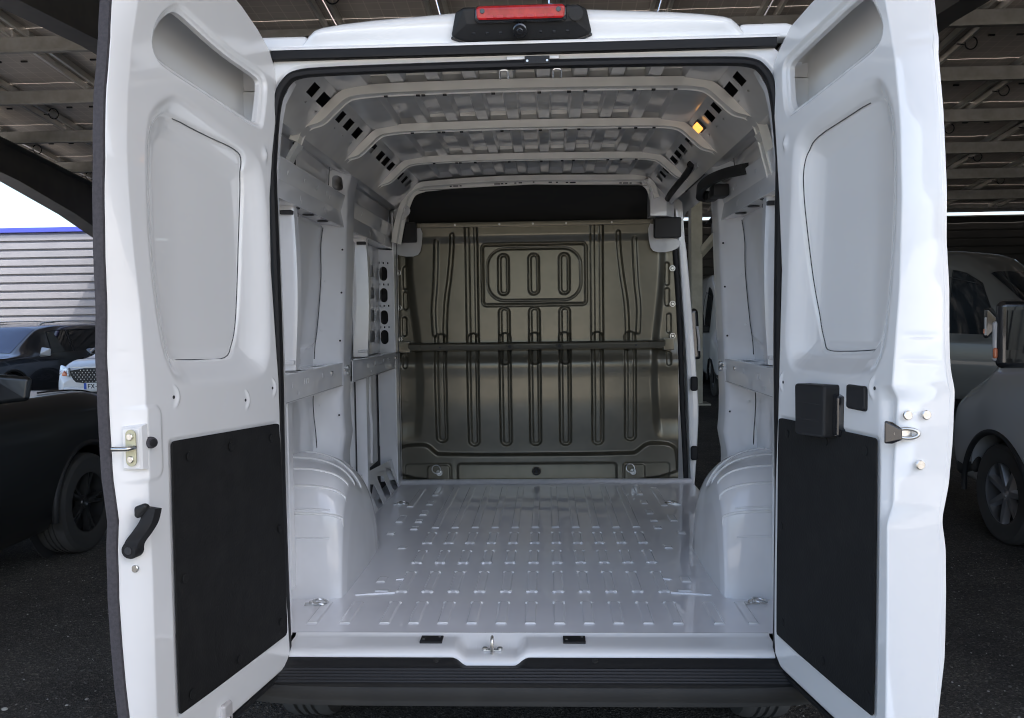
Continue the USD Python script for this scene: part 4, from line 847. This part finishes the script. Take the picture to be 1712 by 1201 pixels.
    Dm = np.ones(V.shape[:2]); Dm[1:-1, 2:2 + dl.shape[1]] = dl
    gm = grid(V); gm = trimesh.Trimesh(gm.vertices, gm.faces[Dm.ravel()[gm.faces].mean(1) > -1e-5], process=False)
    d = P('rear_door', gm, 'white', van, smooth=48, label='left rear door with grey edge seal and check strap' if L else 'right rear door with black lock cover')
    P('slot_return', loft([[W(a, b, w) for a, b in (np.array(sp) - c_) * k_ + c_] for w, k_ in ((-.0148, 1.0), (-.019, .997), (-.030, 1.0)) for c_ in [np.mean(sp, 0)]], cap=False), 'white', d, smooth=30)
    # outer skin
    oz = np.linspace(z0 - .035, z1, 60); rows = []
    for z in oz:
        zz = max(z, z0); a, b = ip(uh_z, zz), ip(uf_z, zz) + du + (.002 if L else .001); w_ = ip(ow_z, zz) - (.016 if L else .012)
        if L: a = min(a, .3)
        rows.append([W(a, z, -.088), W(a, z, -.105)] + [W(a + (b - a) * t, z, -.105 + (w_ + .105) * sst(.72, 1, t) - 0.015 * math.sin(t * 3.1)) for t in np.linspace(.05, 1, 10)] + [W(b + .001, z, w_ + (.004 if not L else .002))])
    P('outer_skin', grid(np.array(rows)), 'white', d, smooth=40)
    def stp(z, w):
        tt = np.linspace(0, 1, 60); t = float(np.interp(np.clip(w / ip(ow_z, z), 0, 1), [SW(a) for a in tt], tt)); return ip(uf_z, z) + du * SU(t)
    # seals
    ring_ = [[W(ip(uf_z, z) + du + a, z, ip(ow_z, z) + b) for a, b in (((-.006, .000), (.007, -.002), (.011, -.008), (.011, -.024), (-.006, -.026)) if L else ((.000, -.002), (.002, -.004), (.002, -.012), (.000, -.013)))] for z in np.linspace(z0, z1, 90)]
    P('edge_seal', loft(ring_), 'seal_grey' if L else 'white', d, smooth=35)
    P('bottom_seal', loft([[W(u, z0 - .003, -.004), W(u, z0 - .006, -.002), W(u, z0 - .024, -.010), W(u, z0 - .024, -.040), W(u, z0 - .003, -.040)] for u in np.linspace(.03, .70, 12)]), 'rubber', d)
    P('sill_flange', loft([[W(u, z0 - .030, -.030), W(u, z0 - .027, -.026), W(u, z0 - .034, -.024), W(u, z0 - .036, -.05)] for u in np.linspace(.055, .72, 12)]), 'white', d)
    # black hardboard trim panel with clips
    pl = Polygon(chaikin(blk, 1)).buffer(0.0015)
    tp = P('trim_panel', plate(pl, o + n * 0.0005, dv, (0, 0, 1), 0.0045) if side > 0 else plate(pl, o + n * 0.0005, dv, (0, 0, 1), 0.0045), 'trim', d, smooth=False)
    # extrusion runs along dv x z; make sure it faces the opening
    nn = np.cross(dv, [0, 0, 1]); off = n * 0.0005 + (0 if nn @ n > 0 else 1) * n * 0.0045
    if nn @ n < 0: UsdGeom.Xformable(tp).AddTranslateOp().Set(Gf.Vec3d(*map(float, n * 0.0045)))
    for a, b in ((.10, 1.235), (.33, 1.245), (.53, 1.25), (.06, .95), (.565, .95), (.07, .66), (.32, .645), (.55, .65)):
        P('trim_clip', disc(W(a, b, 0.0045), n, 0.012, 0.003, 14), 'trim', tp)
    for a, b in holes: P('hole', disc(W(a, b, 0.001), n, 0.0045, 0.0012, 8), 'cavity', d)
    # dark sealant bead round the window blank
    pp = chaikin(seam, 2); far_ = int(np.argmax(pp[:, 0])); pp = np.roll(pp, -far_, 0); pp = pp[(pp[:, 0] < .50)]
    hh = []
    from_scipy = None
    bd_ = chaikin(big, 2); one = lambda f, u, z: float(f(np.array([[u]]), np.array([[z]]))[0, 0])
    iu = lambda u, z: -(0.040 * sst(0.006, -0.075, one(lambda a, b: sd_poly(a, b, bd_), u, z)) + 0.010 * sst(-0.06, -0.10, one(lambda a, b: sd_poly(a, b, bd_), u, z))) - 0.006
    P('sealant_bead', tube(np.array([W(u, z, iu(u, z) - .0002) for u, z in pp]), 0.0017, 6), 'bead', d, smooth=True)
    if L:
        P('lock_pad', loft([[W(u, z, w + .004) for u, z, w in ((ua, zb, wa), (ub, zb, wb), (ub, za, wb), (ua, za, wa))] for ua, ub, wa, wb, za, zb in ((.690, .690, .001, -.042, 1.245, 1.352), (.708, .722, .000, -.040, 1.249, 1.348), (.714, .727, -.004, -.036, 1.254, 1.343))]), 'white', d, smooth=20)
        q = P('striker_plate', cat(*[plate(Polygon(rrect(-.042, .042, -.013, .013, .0125)), W(.7245, 1.300, -.013), (0, 0, 1), n, 0.003)]), 'beige', d)
        UsdGeom.Xformable(q).AddTranslateOp().Set(Gf.Vec3d(*map(float, dv * 0.002)))
        for z in (1.274, 1.326): P('bolt', disc(W(.7265, z, -.013), dv, .008, .005, 14), 'steel', d)
        P('striker_pin', tube([W(.724, 1.302, -.004), W(.740, 1.302, -.004), W(.746, 1.301, -.010), W(.746, 1.300, -.046)], .0055, 10), 'steel', d, smooth=40)
        P('buffer', disc(W(.676, 1.307, -.004), n + dv * .5, .0135, .024, 20), 'seal_grey', d)
        P('buffer_tip', disc(W(.6865, 1.307, .0172), n + dv * .5, .009, .003, 16), 'rubber', d)
        w0 = .022
        pts = catmull([(0.721, 1.066, -.044 + w0), (0.728, 1.085, -.034 + w0), (0.731, 1.110, -.012 + w0), (0.728, 1.135, .004 + w0), (0.722, 1.164, .010 + w0)], 6)
        wd = np.interp(np.linspace(0, 1, len(pts)), [0, .5, 1], [.021, .020, .018])
        rg = []
        for (u, z, w), r in zip(pts, wd): rg.append([W(u - .012, z, w - r), W(u + .008, z + .002, w - r * .8), W(u + .012, z + .002, w), W(u + .008, z - .002, w + r * .8), W(u - .012, z - .004, w + r)])
        cs = P('check_strap', cat(loft(rg), disc(W(.706, 1.064, -.045 + w0), dv, .021, .028, 22), ), 'rubber', d, smooth=35)
        P('strap_pivot', disc(W(.734, 1.064, -.045 + w0), dv, .009, .003, 16), 'cavity', cs)
        P('strap_stop', hullpts([W(a - .014, b, c + .012) for a, b, c in ((.745, 1.150, -.004), (.751, 1.150, -.004), (.745, 1.162, -.004), (.751, 1.162, -.004), (.745, 1.166, .012), (.749, 1.168, .012))], .008), 'black', cs, smooth=35)
        P('bolt', disc(W(stp(1.015, -.026) - .001, 1.015, -.026), dv, .009, .006, 14), 'steel', d)
        b = P('bottom_latch', cat(hullpts([W(.405, .545, .006), W(.405, .475, .006), W(.375, .545, .006), W(.375, .475, .006)], .008)), 'clear', d, smooth=40)
        P('bolt', disc(W(.39, .51, .014), n, .006, .004, 12), 'steel', b)
    else:
        bxp = [(.222, 1.393), (.395, 1.400), (.392, 1.262), (.225, 1.250)]
        P('lock_cover', hullpts([W(u, z, w) for u, z in ((.232, 1.385), (.385, 1.392), (.382, 1.272), (.235, 1.262)) for w in (-.005, .034)], .009), 'black', d, smooth=40)
        P('lock_cover_flap', hullpts([W(u, z, w) for u, z in ((.395, 1.372), (.412, 1.368), (.410, 1.275), (.395, 1.275)) for w in (-.004, .012)], .006), 'gloss', d, smooth=40)
        for z in (1.30, 1.345): P('cover_groove', tube([W(.24, z, .0432), W(.37, z + .003, .0432)], .0012, 6), 'cavity', d)
        P('blanking_plate', plate(Polygon(rrect(.438, .530, 1.346, 1.407, .010)), o, dv, (0, 0, 1), .004), 'black', d)
        P('blanking_plate', hullpts([W(u, z, .003) for u, z in ((.446, 1.400), (.522, 1.402), (.446, 1.353), (.522, 1.355))], .006), 'black', d, smooth=40)
        lt = P('latch', cat(hullpts([W(.634, 1.330, .000), W(.628, 1.332, .010), W(.634, 1.287, .000), W(.628, 1.287, .010), W(.648, 1.318, -.012), W(.648, 1.296, -.012)], .004)), 'gloss', d)
        P('latch_loop', tube(np.array([W(stp(1.308, min(-.002, -.030 + .022 * math.cos(a))) + .004, 1.308 + .011 * math.sin(a), -.030 + .022 * math.cos(a)) for a in np.linspace(0, 2 * np.pi, 24, endpoint=False)]), .0045, 8, closed=True), 'steel', lt, smooth=True)
        P('latch_tongue', plate(Polygon(rrect(-.03, .03, -.009, .009, .008)), W(stp(1.308, -.03) + .001, 1.308, -.030), n, (0, 0, 1), .002), 'steel', lt)
        for z, w in ((1.350, -.031), (1.352, -.066), (1.235, -.060)):
            P('bolt', disc(W(stp(z, w) - .001, z, w), dv, .011, .005, 16), 'steel', d)
    return d
for s in (-1, 1): door(s)
# ================================================================ carport roof of solar panels on steel frames
cp_ = thing('carport', 'steel solar carport roof sloping over the whole parking area', 'carport')
SL = -0.108
def cz(y): return 6.26 + SL * (y + 2.6)
X0, X1, PX, PY = -10.10, 11.66, 1.28, 1.64
nx, ny = 17, 13
Y0 = 17.26 - ny * PY; Y1 = 17.26
rest = []
for j in range(ny):
    for i in range(nx):
        x, y = X0 + i * PX, Y0 + j * PY
        v = np.array([(x + .008, y + .008, cz(y)), (x + PX - .008, y + .008, cz(y)), (x + PX - .008, y + PY - .008, cz(y + PY)), (x + .008, y + PY - .008, cz(y + PY))])
        v2 = v + [0, 0, .035]
        P('solar_panel', solid_loft([v, v2]), 'pv', cp_, smooth=False)
ext = []
for x in (X1 + 0.005,):
    v = np.array([(x, Y0, cz(Y0)), (34, Y0, cz(Y0)), (34, Y1, cz(Y1)), (x, Y1, cz(Y1))]); ext.append(solid_loft([v, v + [0, 0, .035]]))
P('roof_sheet', bx(1.4, 34, 17.27, 18.92, 4.115, 4.14), 'pv', cp_, smooth=False)  # added flat strip, keeps the sun off the cladding wall
stuffed(P('solar_panel', cat(*ext), 'pv', cp_, smooth=False))
for j in range(ny + 1):   # purlins across
    y = Y0 + j * PY; z = cz(y) - 0.10
    zb = z - 0.20
    if j == ny: zb, z = z - .02, z + .08
    ms = [bx(X0, 26, y - .004, y + .004, zb, z), bx(X0, 26, y - .075, y - .004, zb, zb + .006), bx(X0, 26, y + .004, y + .07, z - .006, z), bx(X0, 26, y - .075, y - .069, zb + .006, zb + .028)]
    pu = P('purlin', cat(*ms), 'galv', cp_, smooth=False)
    if 4 < y < 8:
        for x in (-2.45, -2.2, -1.0, 2.5): P('bolt', disc((x, y - .004, zb + .08), (0, -1, 0), .016, .012, 8), 'darksteel', pu)
for i in range(nx + 1):   # twin aluminium rails down the slope under each panel joint
    for dx in (-.10, .10):
        x = X0 + i * PX + dx
        a, b = np.array([x, Y0, cz(Y0) - .055]), np.array([x, Y1, cz(Y1) - .055])
        r = [[p + [-.02, 0, -.04], p + [.02, 0, -.04], p + [.02, 0, .04], p + [-.02, 0, .04]] for p in (a, b)]
        P('rail', loft(r), 'alu', cp_, smooth=False)
for i in range(nx):       # cable loops and clips hanging near the panel joints
    for j in range(4, 12):
        x, y = X0 + i * PX + .18, Y0 + j * PY + 0.9
        if rng.random() < .8:
            P('cable_loop', cat(ring((x, y, cz(y) - .10), (0, 1, .2), .075, .009, 18, 5), tube([(x - .07, y, cz(y) - .12), (x - .16, y + .02, cz(y) - .10)], .008, 5)), 'rubber', cp_)
        ms = [bx(x + d - .04, x + d + .04, y - .012, y + .012, cz(y) - .02, cz(y)) for d in (.25, .60)]
        P('panel_clip', cat(*ms), 'rubber', cp_, smooth=False)
def girder(x, pts, w=.14, name='girder'):
    """pts: (y, z of lower edge); upper edge just under the purlins"""
    rings, ms = [], []
    up = lambda y: cz(y) - .345
    lo = [[(x - .006, y, z), (x + .006, y, z), (x + .006, y, up(y)), (x - .006, y, up(y))] for y, z in pts]
    fl = [[(x - w, y, z - .012), (x + w, y, z - .012), (x + w, y, z), (x - w, y, z)] for y, z in pts]
    fu = [[(x - w, y, up(y) - .012), (x + w, y, up(y) - .012), (x + w, y, up(y)), (x - w, y, up(y))] for y, z in pts]
    P(name, cat(loft(lo), loft(fl), loft(fu)), 'darksteel', cp_, smooth=False)
for x in (-4.5, 3.95):
    girder(x, [(Y0, cz(Y0) - .80), (0, 4.10), (4.66, 4.37), (5.9, 4.45), (8.4, 4.45), (11, 4.20), (Y1, cz(Y1) - .75)])
girder(-8.5, [(Y0, cz(Y0) - .8), (6, 4.55), (10.6, 3.93), (12.2, 3.60), (13.4, 3.27), (15.2, 2.75)], .16)
girder(12.6, [(Y0, cz(Y0) - .8), (6, 4.55), (Y1, 3.3)])
for x, y in ((-4.5, 15.2), (2.75, 12.6), (-8.5, 15.2), (12.6, 15.2)):
    t = cz(y) - .4
    P('column', cat(bx(x - .10, x + .10, y - .15, y + .15, 0.02, t, .01), bx(x - .22, x + .22, y - .25, y + .25, 0, .03)), 'tan', cp_)
P('brace', loft([[(x - .05, y, z), (x + .05, y, z), (x + .05, y, z + .13), (x - .05, y, z + .13)] for x, y, z in ((2.78, 12.55, 2.6), (3.9, 11.2, 4.05))]), 'tan', cp_)

# ================================================================ long white building clad in horizontal sheet siding
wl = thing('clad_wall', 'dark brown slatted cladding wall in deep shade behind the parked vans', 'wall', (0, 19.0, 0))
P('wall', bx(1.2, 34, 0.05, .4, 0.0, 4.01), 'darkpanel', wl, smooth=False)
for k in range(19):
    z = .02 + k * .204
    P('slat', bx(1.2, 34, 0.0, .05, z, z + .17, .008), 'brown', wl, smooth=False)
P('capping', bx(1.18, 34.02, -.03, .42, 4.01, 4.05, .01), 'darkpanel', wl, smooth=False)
P('wall', bx(16.0, 16.3, -28, .0, 0.0, 4.10), 'darkpanel', wl, smooth=False)  # added out of view, blocks sky light from the right
bd = thing('siding_building', 'long building clad in white horizontal metal siding with blue top trim', 'building', (0, 17.5, 0))
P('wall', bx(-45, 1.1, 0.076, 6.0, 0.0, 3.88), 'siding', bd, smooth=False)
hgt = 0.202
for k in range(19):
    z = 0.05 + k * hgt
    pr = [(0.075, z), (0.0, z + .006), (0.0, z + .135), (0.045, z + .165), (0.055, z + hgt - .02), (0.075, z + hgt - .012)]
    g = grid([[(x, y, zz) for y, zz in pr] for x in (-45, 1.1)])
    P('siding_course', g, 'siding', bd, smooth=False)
P('top_trim', bx(-45.02, 1.12, -0.04, 6.02, 3.885, 4.00, .01), 'bluetrim', bd)
# ================================================================ parked vehicles (each built nose towards +y of its own frame)
def section(y, hb, zb, hs, zs_, hr, zr):
    p = [(0, zb), (hb * .80, zb), (hb * .97, zb + .05), (hs * .995, zb + (zs_ - zb) * .35), (hs * 1.0, zb + (zs_ - zb) * .6), (hs * .985, zb + (zs_ - zb) * .88), (hs * .955, zs_), (hr * 1.02, zr - (zr - zs_) * .18), (hr * .93, zr - .035 * min(1, (zr - zs_) * 4)), (hr * .6, zr), (0, zr + .004)]
    full = p + [(-x, z) for x, z in reversed(p[1:-1])]
    q = chaikin(np.array(full), 2)
    return [(x, y, z) for x, z in q]
def interp_stations(st, n=46):
    st = np.array(st, float); ys_ = np.linspace(st[0, 0], st[-1, 0], n)
    from scipy.interpolate import PchipInterpolator
    return np.stack([ys_] + [PchipInterpolator(st[:, 0], st[:, k])(ys_) for k in range(1, st.shape[1])], 1)
def vehicle(name, label, loc, rz, st, paint, wheels, R=0.34, W=0.22, glass=(), group=None, rimkw={}, cat_='car', skirt=True):
    t = thing(name, label, cat_, loc, rz, group or ('cars parked to the left of the cargo van' if cat_ == 'car' else 'vans parked to the right of the cargo van'))
    S = interp_stations(st)
    body = to_m(solid_loft([section(*r) for r in S]))
    for x, y in wheels:
        c = m3.Manifold.cylinder(0.34, R + .06, R + .06, 40, True).transform([[0, 0, 1, x + math.copysign(.06, x)], [1, 0, 0, y], [0, 1, 0, R + .01]])
        body = body - c
    b = P('body', from_m(body), paint, t, smooth=28)
    for x, y in wheels:
        s = math.copysign(1, x)
        wheel(t, (x, y, R), R, W, out=s, **rimkw)
        hs = np.interp(y, S[:, 0], S[:, 3])
        a = np.linspace(-.15, math.pi + .15, 30)
        P('arch_trim', tube([(s * (hs - .012), y + (R + .065) * math.cos(q), R + .01 + (R + .065) * math.sin(q)) for q in a], .022, 6), 'black', t, smooth=True)
        P('arch_liner', cat(disc((s * (hs - .22), y, R), (s, 0, 0), R + .055, .01, 30)), 'cavity', t)
    def side_pt(y, f, s):   # f = 0 at the belt, 1 at the roof edge
        r = [np.interp(y, S[:, 0], S[:, k]) for k in range(1, 7)]
        hs, zs_, hr, zr = r[2], r[3], r[4], r[5]
        z = zs_ + .02 + (zr - (zr - zs_) * .20 - zs_ - .02) * f
        q = np.array(section(y, *r))[:, [0, 2]]; q = q[q[:, 0] > 0]; o_ = np.argsort(q[:, 1])
        x = np.interp(z, q[o_, 1], q[o_, 0]); return np.array([s * (x + .004), y, z])
    for s in (-1, 1):
        for ya0, ya1, yb0, yb1 in glass:
            V = [[side_pt((ya0 + (ya1 - ya0) * u) * (1 - f) + (yb0 + (yb1 - yb0) * u) * f, f * .96, s) for f in np.linspace(0, 1, 9)] for u in np.linspace(0, 1, 12)]
            w = P('side_window', grid(V), 'carglass', t, smooth=True)
            edge = [V[0][i] for i in range(9)] + [V[i][8] for i in range(12)] + [V[11][i] for i in range(8, -1, -1)]
            P('window_trim', tube(np.array([np.array(p) for p in edge]) + [s * .002, 0, 0], .009, 6), 'black', w, smooth=True)
    def top_patch(y0, y1, k0, inset=.9, mat='carglass', name_='windscreen'):
        V = []
        for u in np.linspace(0, 1, 12):
            y = y0 + (y1 - y0) * u; r = [np.interp(y, S[:, 0], S[:, k]) for k in range(1, 7)]
            q = np.array(section(y, *r))[:, [0, 2]]; row = []
            up_ = q[q[:, 1] > (r[3] + .01)]; up_ = up_[np.argsort(up_[:, 0])]
            xs_ = np.linspace(-1, 1, 15) * (np.interp(y, S[:, 0], S[:, 5]) * inset)
            for x in xs_: row.append((x, y, np.interp(x, up_[:, 0], up_[:, 1]) + .006))
            V.append(row)
        return P(name_, grid(V), mat, t, smooth=True)
    return t, S, top_patch
suv = [(-2.25, .62, .50, .66, .90, .55, .95), (-2.20, .80, .36, .84, 1.00, .66, 1.20), (-2.05, .86, .27, .90, 1.04, .66, 1.50), (-1.75, .88, .22, .915, 1.04, .66, 1.615), (-1.0, .89, .20, .92, 1.02, .665, 1.655), (-.2, .89, .20, .92, 1.00, .67, 1.65), (.35, .89, .20, .92, .985, .66, 1.58), (.80, .89, .20, .92, .985, .68, 1.30), (1.15, .89, .20, .92, .98, .74, 1.06), (1.35, .89, .21, .915, .96, .76, 1.02), (1.75, .86, .22, .90, .90, .74, .985), (2.05, .80, .24, .85, .80, .68, .90), (2.20, .72, .30, .76, .70, .60, .80), (2.26, .64, .40, .66, .62, .52, .68)]
G_SUV = ((-.30, .30, -.30, .22), (-1.22, -.37, -1.22, -.37), (-1.85, -1.30, -1.72, -1.30))
WH = [(-.80, -1.36), (.80, -1.36), (-.80, 1.36), (.80, 1.36)]
def lamp_patch(t, pts, r, mat, name):
    P(name, hullpts(pts, r), mat, t, smooth=40)
def mirrors(t, y, z, x=.98, mat='gloss', k=1.0):
    for s in (-1, 1):
        P('door_mirror', hullpts([(s * (x - .10), y, z), (s * (x + .10), y + .02, z + .02), (s * (x + .11), y + .03, z + .11), (s * (x - .06), y, z + .13), (s * x, y + .10, z + .05)], .03 * k), mat, t, smooth=40)
# 1 dark SUV, nearest on the left
t, S, tp = vehicle('parked_car', 'nearest very dark parked car on the left with alloy wheels, nose to the building', (-4.05, 1.72, 0), 0, [(a, b, c, d, e * 1.08, f, g) for a, b, c, d, e, f, g in suv[:4]] + [(-1.2, .89, .20, .92, 1.08, .66, 1.66), (-.75, .89, .20, .92, 1.07, .66, 1.62), (-.15, .89, .20, .92, 1.06, .70, 1.34), (.25, .89, .20, .92, 1.055, .75, 1.135), (.6, .89, .20, .92, 1.05, .77, 1.13), (1.35, .89, .21, .915, 1.04, .77, 1.125), (1.80, .86, .22, .90, .98, .74, 1.09), (2.05, .80, .24, .85, .86, .68, .99), (2.20, .72, .30, .76, .74, .60, .86), (2.26, .64, .40, .66, .64, .52, .72)], 'cardark', WH, R=.345, glass=((-.80, -.30, -.80, -.42), (-1.62, -.88, -1.62, -.88)), rimkw=dict(spokes=5, style='twin', dark=True))
tp(-.55, .20, 0); mirrors(t, .40, 1.15, .97, 'cardark', .9)
for s in (-1, 1): lamp_patch(t, [(s * .80, 1.98, .80), (s * .72, 2.10, .86), (s * .60, 2.16, .80), (s * .80, 1.98, .88)], .03, 'headlamp', 'headlamp')
P('bonnet_edge', tube([(.66, y, np.interp(y, S[:, 0], S[:, 6]) + .0) for y in np.linspace(1.2, 1.9, 8)], .006, 5), 'gloss', t)
# 2 black SUV further back
t, S, tp = vehicle('parked_car', 'shiny black estate SUV with roof rails parked across in front of the white siding', (-10.6, 14.1, 0), 0, [(a * 1.06, b, c, d, e * 1.05, f, g * 1.0) for a, b, c, d, e, f, g in suv], 'carblack', WH, glass=G_SUV, rimkw=dict(spokes=5))
UsdGeom.Xformable(t).GetOrderedXformOps()[1].Set(172.0)
tp(.42, 1.15, 0, mat='bluglass'); mirrors(t, .62, 1.02, .99, 'carsilver')
for s in (-1, 1):
    P('roof_rail', tube(catmull([(s * .60, -1.75, 1.60), (s * .62, -1.5, 1.68), (s * .63, -.6, 1.695), (s * .62, .1, 1.67), (s * .60, .30, 1.61)], 6), .016, 8), 'alu', t, smooth=True)
    lamp_patch(t, [(s * .80, 2.10, .72), (s * .62, 2.28, .74), (s * .80, 2.10, .80)], .03, 'headlamp', 'headlamp')
    P('door_handle', tube([(s * .925, -.55, .93), (s * .94, -.62, .93), (s * .94, -.72, .93), (s * .925, -.78, .93)], .012, 6), 'carblack', t)
# 3 white SUV facing us
t, S, tp = vehicle('parked_car', 'white SUV facing the camera with a dark chequered grille, half hidden by the open door', (-7.42, 13.4, 0), 180, suv, 'carwhite', WH, glass=G_SUV)
tp(.42, 1.10, 0); mirrors(t, .62, 1.02, .99, 'gloss')
gp = Polygon(chaikin([(-.52, .86), (.52, .86), (.48, .70), (.38, .60), (-.38, .60), (-.48, .70)], 1))
g_ = P('grille', plate(gp, (0, 2.285, 0), (-1, 0, 0), (0, 0, 1), .02), 'black', t)
for r in range(6):
    for c in range(-8, 9):
        x, z = c * .058 + (r % 2) * .029, .635 + r * .038
        if gp.buffer(-.02).contains(Point(x, z)): P('grille_bar', bx(x - .007, x + .007, 2.300, 2.312, z - .011, z + .011, .003), 'headlamp', g_)
P('grille_rim', bx(-.50, .50, 2.24, 2.30, .865, .885, .006), 'alu', t)
P('bonnet_badge', bx(-.02, .02, 2.13, 2.16, .905, .935, .008), 'alu', t)
for s in (-1, 1):
    lamp_patch(t, [(s * .79, 2.08, .76), (s * .57, 2.24, .74), (s * .57, 2.22, .84), (s * .80, 2.03, .88)], .025, 'headlamp', 'headlamp')
    lamp_patch(t, [(s * .66, 2.235, .75), (s * .60, 2.25, .75), (s * .64, 2.235, .79)], .022, 'amber', 'indicator')
P('front_bumper', hullpts([(-.70, 2.18, .52), (.70, 2.18, .52), (-.60, 2.28, .50), (.60, 2.28, .50), (-.70, 2.15, .58), (.70, 2.15, .58)], .03), 'carwhite', t, smooth=40)
P('lower_intake', bx(-.72, .72, 2.14, 2.30, .28, .46, .03), 'black', t)
P('bumper_trim', bx(-.60, .60, 2.28, 2.315, .300, .325, .006), 'alu', t)
pt = P('number_plate', bx(-.26, .26, 2.318, 2.326, .505, .615, .002), 'plate', t)
P('plate_band', bx(.215, .259, 2.326, 2.328, .507, .613), 'plateblue', pt)
tm = meshkit.text_mesh('FX-7', .070, .002, bold=True); w_ = tm.bounds[1, 0]
tm.apply_transform(np.array([[-1, 0, 0, .20], [0, 0, 1, 2.3262], [0, 1, 0, .525], [0, 0, 0, 1]]))
P('plate_lettering', tm, 'letter', pt, smooth=False)
# vans
vst = [(-2.75, .90, .45, .96, 1.30, .80, 2.30), (-2.70, .96, .35, 1.00, 1.32, .85, 2.50), (-1.5, .98, .32, 1.02, 1.32, .87, 2.54), (.30, .98, .30, 1.02, 1.30, .87, 2.54), (.75, .98, .30, 1.02, 1.28, .84, 2.48), (1.05, .98, .30, 1.02, 1.27, .82, 2.25), (1.55, .98, .30, 1.02, 1.25, .82, 1.78), (1.95, .98, .30, 1.02, 1.20, .84, 1.36), (2.15, .97, .30, 1.00, 1.08, .82, 1.22), (2.50, .95, .30, .97, .95, .78, 1.08), (2.72, .88, .32, .90, .85, .70, .95), (2.82, .76, .40, .78, .72, .60, .80)]
VW = [(-.86, -1.5), (.86, -1.5), (-.86, 1.90), (.86, 1.90)]
VG = ((.62, 1.42, .66, 1.06),)
def van_details(t, S, dark=False):
    for s in (-1, 1):
        P('door_mirror', hullpts([(s * 1.10, 1.30, 1.28), (s * 1.27, 1.32, 1.28), (s * 1.10, 1.30, 1.62), (s * 1.27, 1.32, 1.62), (s * 1.15, 1.42, 1.45)], .04), 'gloss', t, smooth=40)
        P('mirror_glass', grid([[(s * 1.10, 1.254, z), (s * 1.27, 1.272, z)] for z in (1.36, 1.60)]), 'carglass', t)
        P('mirror_arm', hullpts([(s * .98, 1.36, 1.30), (s * 1.10, 1.34, 1.30), (s * 1.10, 1.34, 1.40), (s * .98, 1.36, 1.38)], .025), 'black', t, smooth=40)
        P('mirror_indicator', hullpts([(s * 1.312, 1.33, 1.30), (s * 1.312, 1.33, 1.52)], .016), 'clear', t, smooth=40)
        P('indicator_bulb', hullpts([(s * 1.318, 1.315, 1.32), (s * 1.318, 1.315, 1.36)], .013), 'amber', t, smooth=40)
        lamp_patch(t, [(s * .90, 2.32, .98), (s * .90, 2.44, .80), (s * .80, 2.66, .80), (s * .84, 2.50, .98)], .035, 'headlamp', 'headlamp')
        P('bumper_corner', hullpts([(s * .93, 2.30, .46), (s * .90, 2.55, .40), (s * .70, 2.78, .42), (s * .93, 2.30, .62), (s * .90, 2.55, .62), (s * .72, 2.76, .62)], .04), 'bumper', t, smooth=40)
        P('door_handle', hullpts([(s * 1.025, .42, 1.10), (s * 1.025, .42, 1.24)], .025), 'black', t, smooth=40)
        P('door_seam', tube([np.array([s * x, y, z]) for x, y, z in ((1.018, .36, .5), (1.028, .36, 1.0), (1.0, .36, 1.40), (.95, .40, 1.9), (.92, .62, 2.12), (.90, 1.0, 2.02))], .006, 5), 'cavity', t)
# 4 silver van, near right
t, S, tp = vehicle('parked_van', 'silver grey van at the right edge with big black door mirror', (4.12, 1.30, 0), 0, vst, 'carsilver', VW, R=.345, glass=VG, cat_='van', rimkw=dict(spokes=7))
tp(1.12, 1.98, 0, .88); van_details(t, S)
# 5 white high roof van turned towards us, its shade painted in as grey
t, S, tp = vehicle('parked_van', 'white high-roof van with deep shade painted in as grey, on the right behind the silver van', (6.3, 11.0, 0), 0, vst, 'carwhite_shade', VW, R=.345, glass=VG, cat_='van')
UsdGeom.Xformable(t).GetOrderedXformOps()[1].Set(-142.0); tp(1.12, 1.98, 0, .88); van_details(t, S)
# 6 white van seen through the side door opening
t, S, tp = vehicle('parked_van', 'white van seen through the open sliding door of the cargo van', (4.45, 16.0, 0), 0, vst, 'carwhite', VW, R=.345, glass=VG, cat_='van')
UsdGeom.Xformable(t).GetOrderedXformOps()[1].Set(176.0); tp(1.12, 1.98, 0, .88); van_details(t, S)

# ================================================================ loose chippings on the tarmac where the photo shows them
def chippings(n):
    pi = UsdGeom.PointInstancer.Define(stage, '/World/gravel')
    tag(pi, 'loose pale chippings scattered over the dark tarmac', 'gravel', kind='stuff')
    protos = []
    for k in range(3):
        m = trimesh.creation.icosphere(1, 1.0); m.vertices = m.vertices * (1 + .35 * (rng.random((len(m.vertices), 1)) - .5)) * [1, .8, .55]
        pr = usdkit.mesh(stage, f'/World/gravel/chip_{k:03d}' if k else '/World/gravel/chip', m, M['stone']); protos.append(pr.GetPath())
    pi.CreatePrototypesRel().SetTargets(protos)
    xy = np.concatenate([np.stack([rng.uniform(-4.2, -.9, n), rng.uniform(-1.2, 3.0, n) ** 1, ], 1), np.stack([rng.uniform(.9, 3.8, n), rng.uniform(-1.2, 3.0, n)], 1), np.stack([rng.uniform(-1, 1, n // 3), rng.uniform(-1.0, .4, n // 3)], 1)])
    sz = rng.lognormal(math.log(.0030), .40, len(xy))
    pi.CreatePositionsAttr(Vt.Vec3fArray.FromNumpy(np.column_stack([xy, sz * .3]).astype(np.float32)))
    pi.CreateScalesAttr(Vt.Vec3fArray.FromNumpy(np.repeat(sz[:, None], 3, 1).astype(np.float32)))
    a = rng.uniform(0, 2 * np.pi, len(xy)); q = np.column_stack([np.cos(a / 2), 0 * a, 0 * a, np.sin(a / 2)])
    pi.CreateOrientationsAttr(Vt.QuathArray([Gf.Quath(float(w), float(x), float(y), float(z)) for w, x, y, z in q]))
    pi.CreateProtoIndicesAttr(Vt.IntArray(rng.integers(0, 3, len(xy)).tolist()))
chippings(5200)
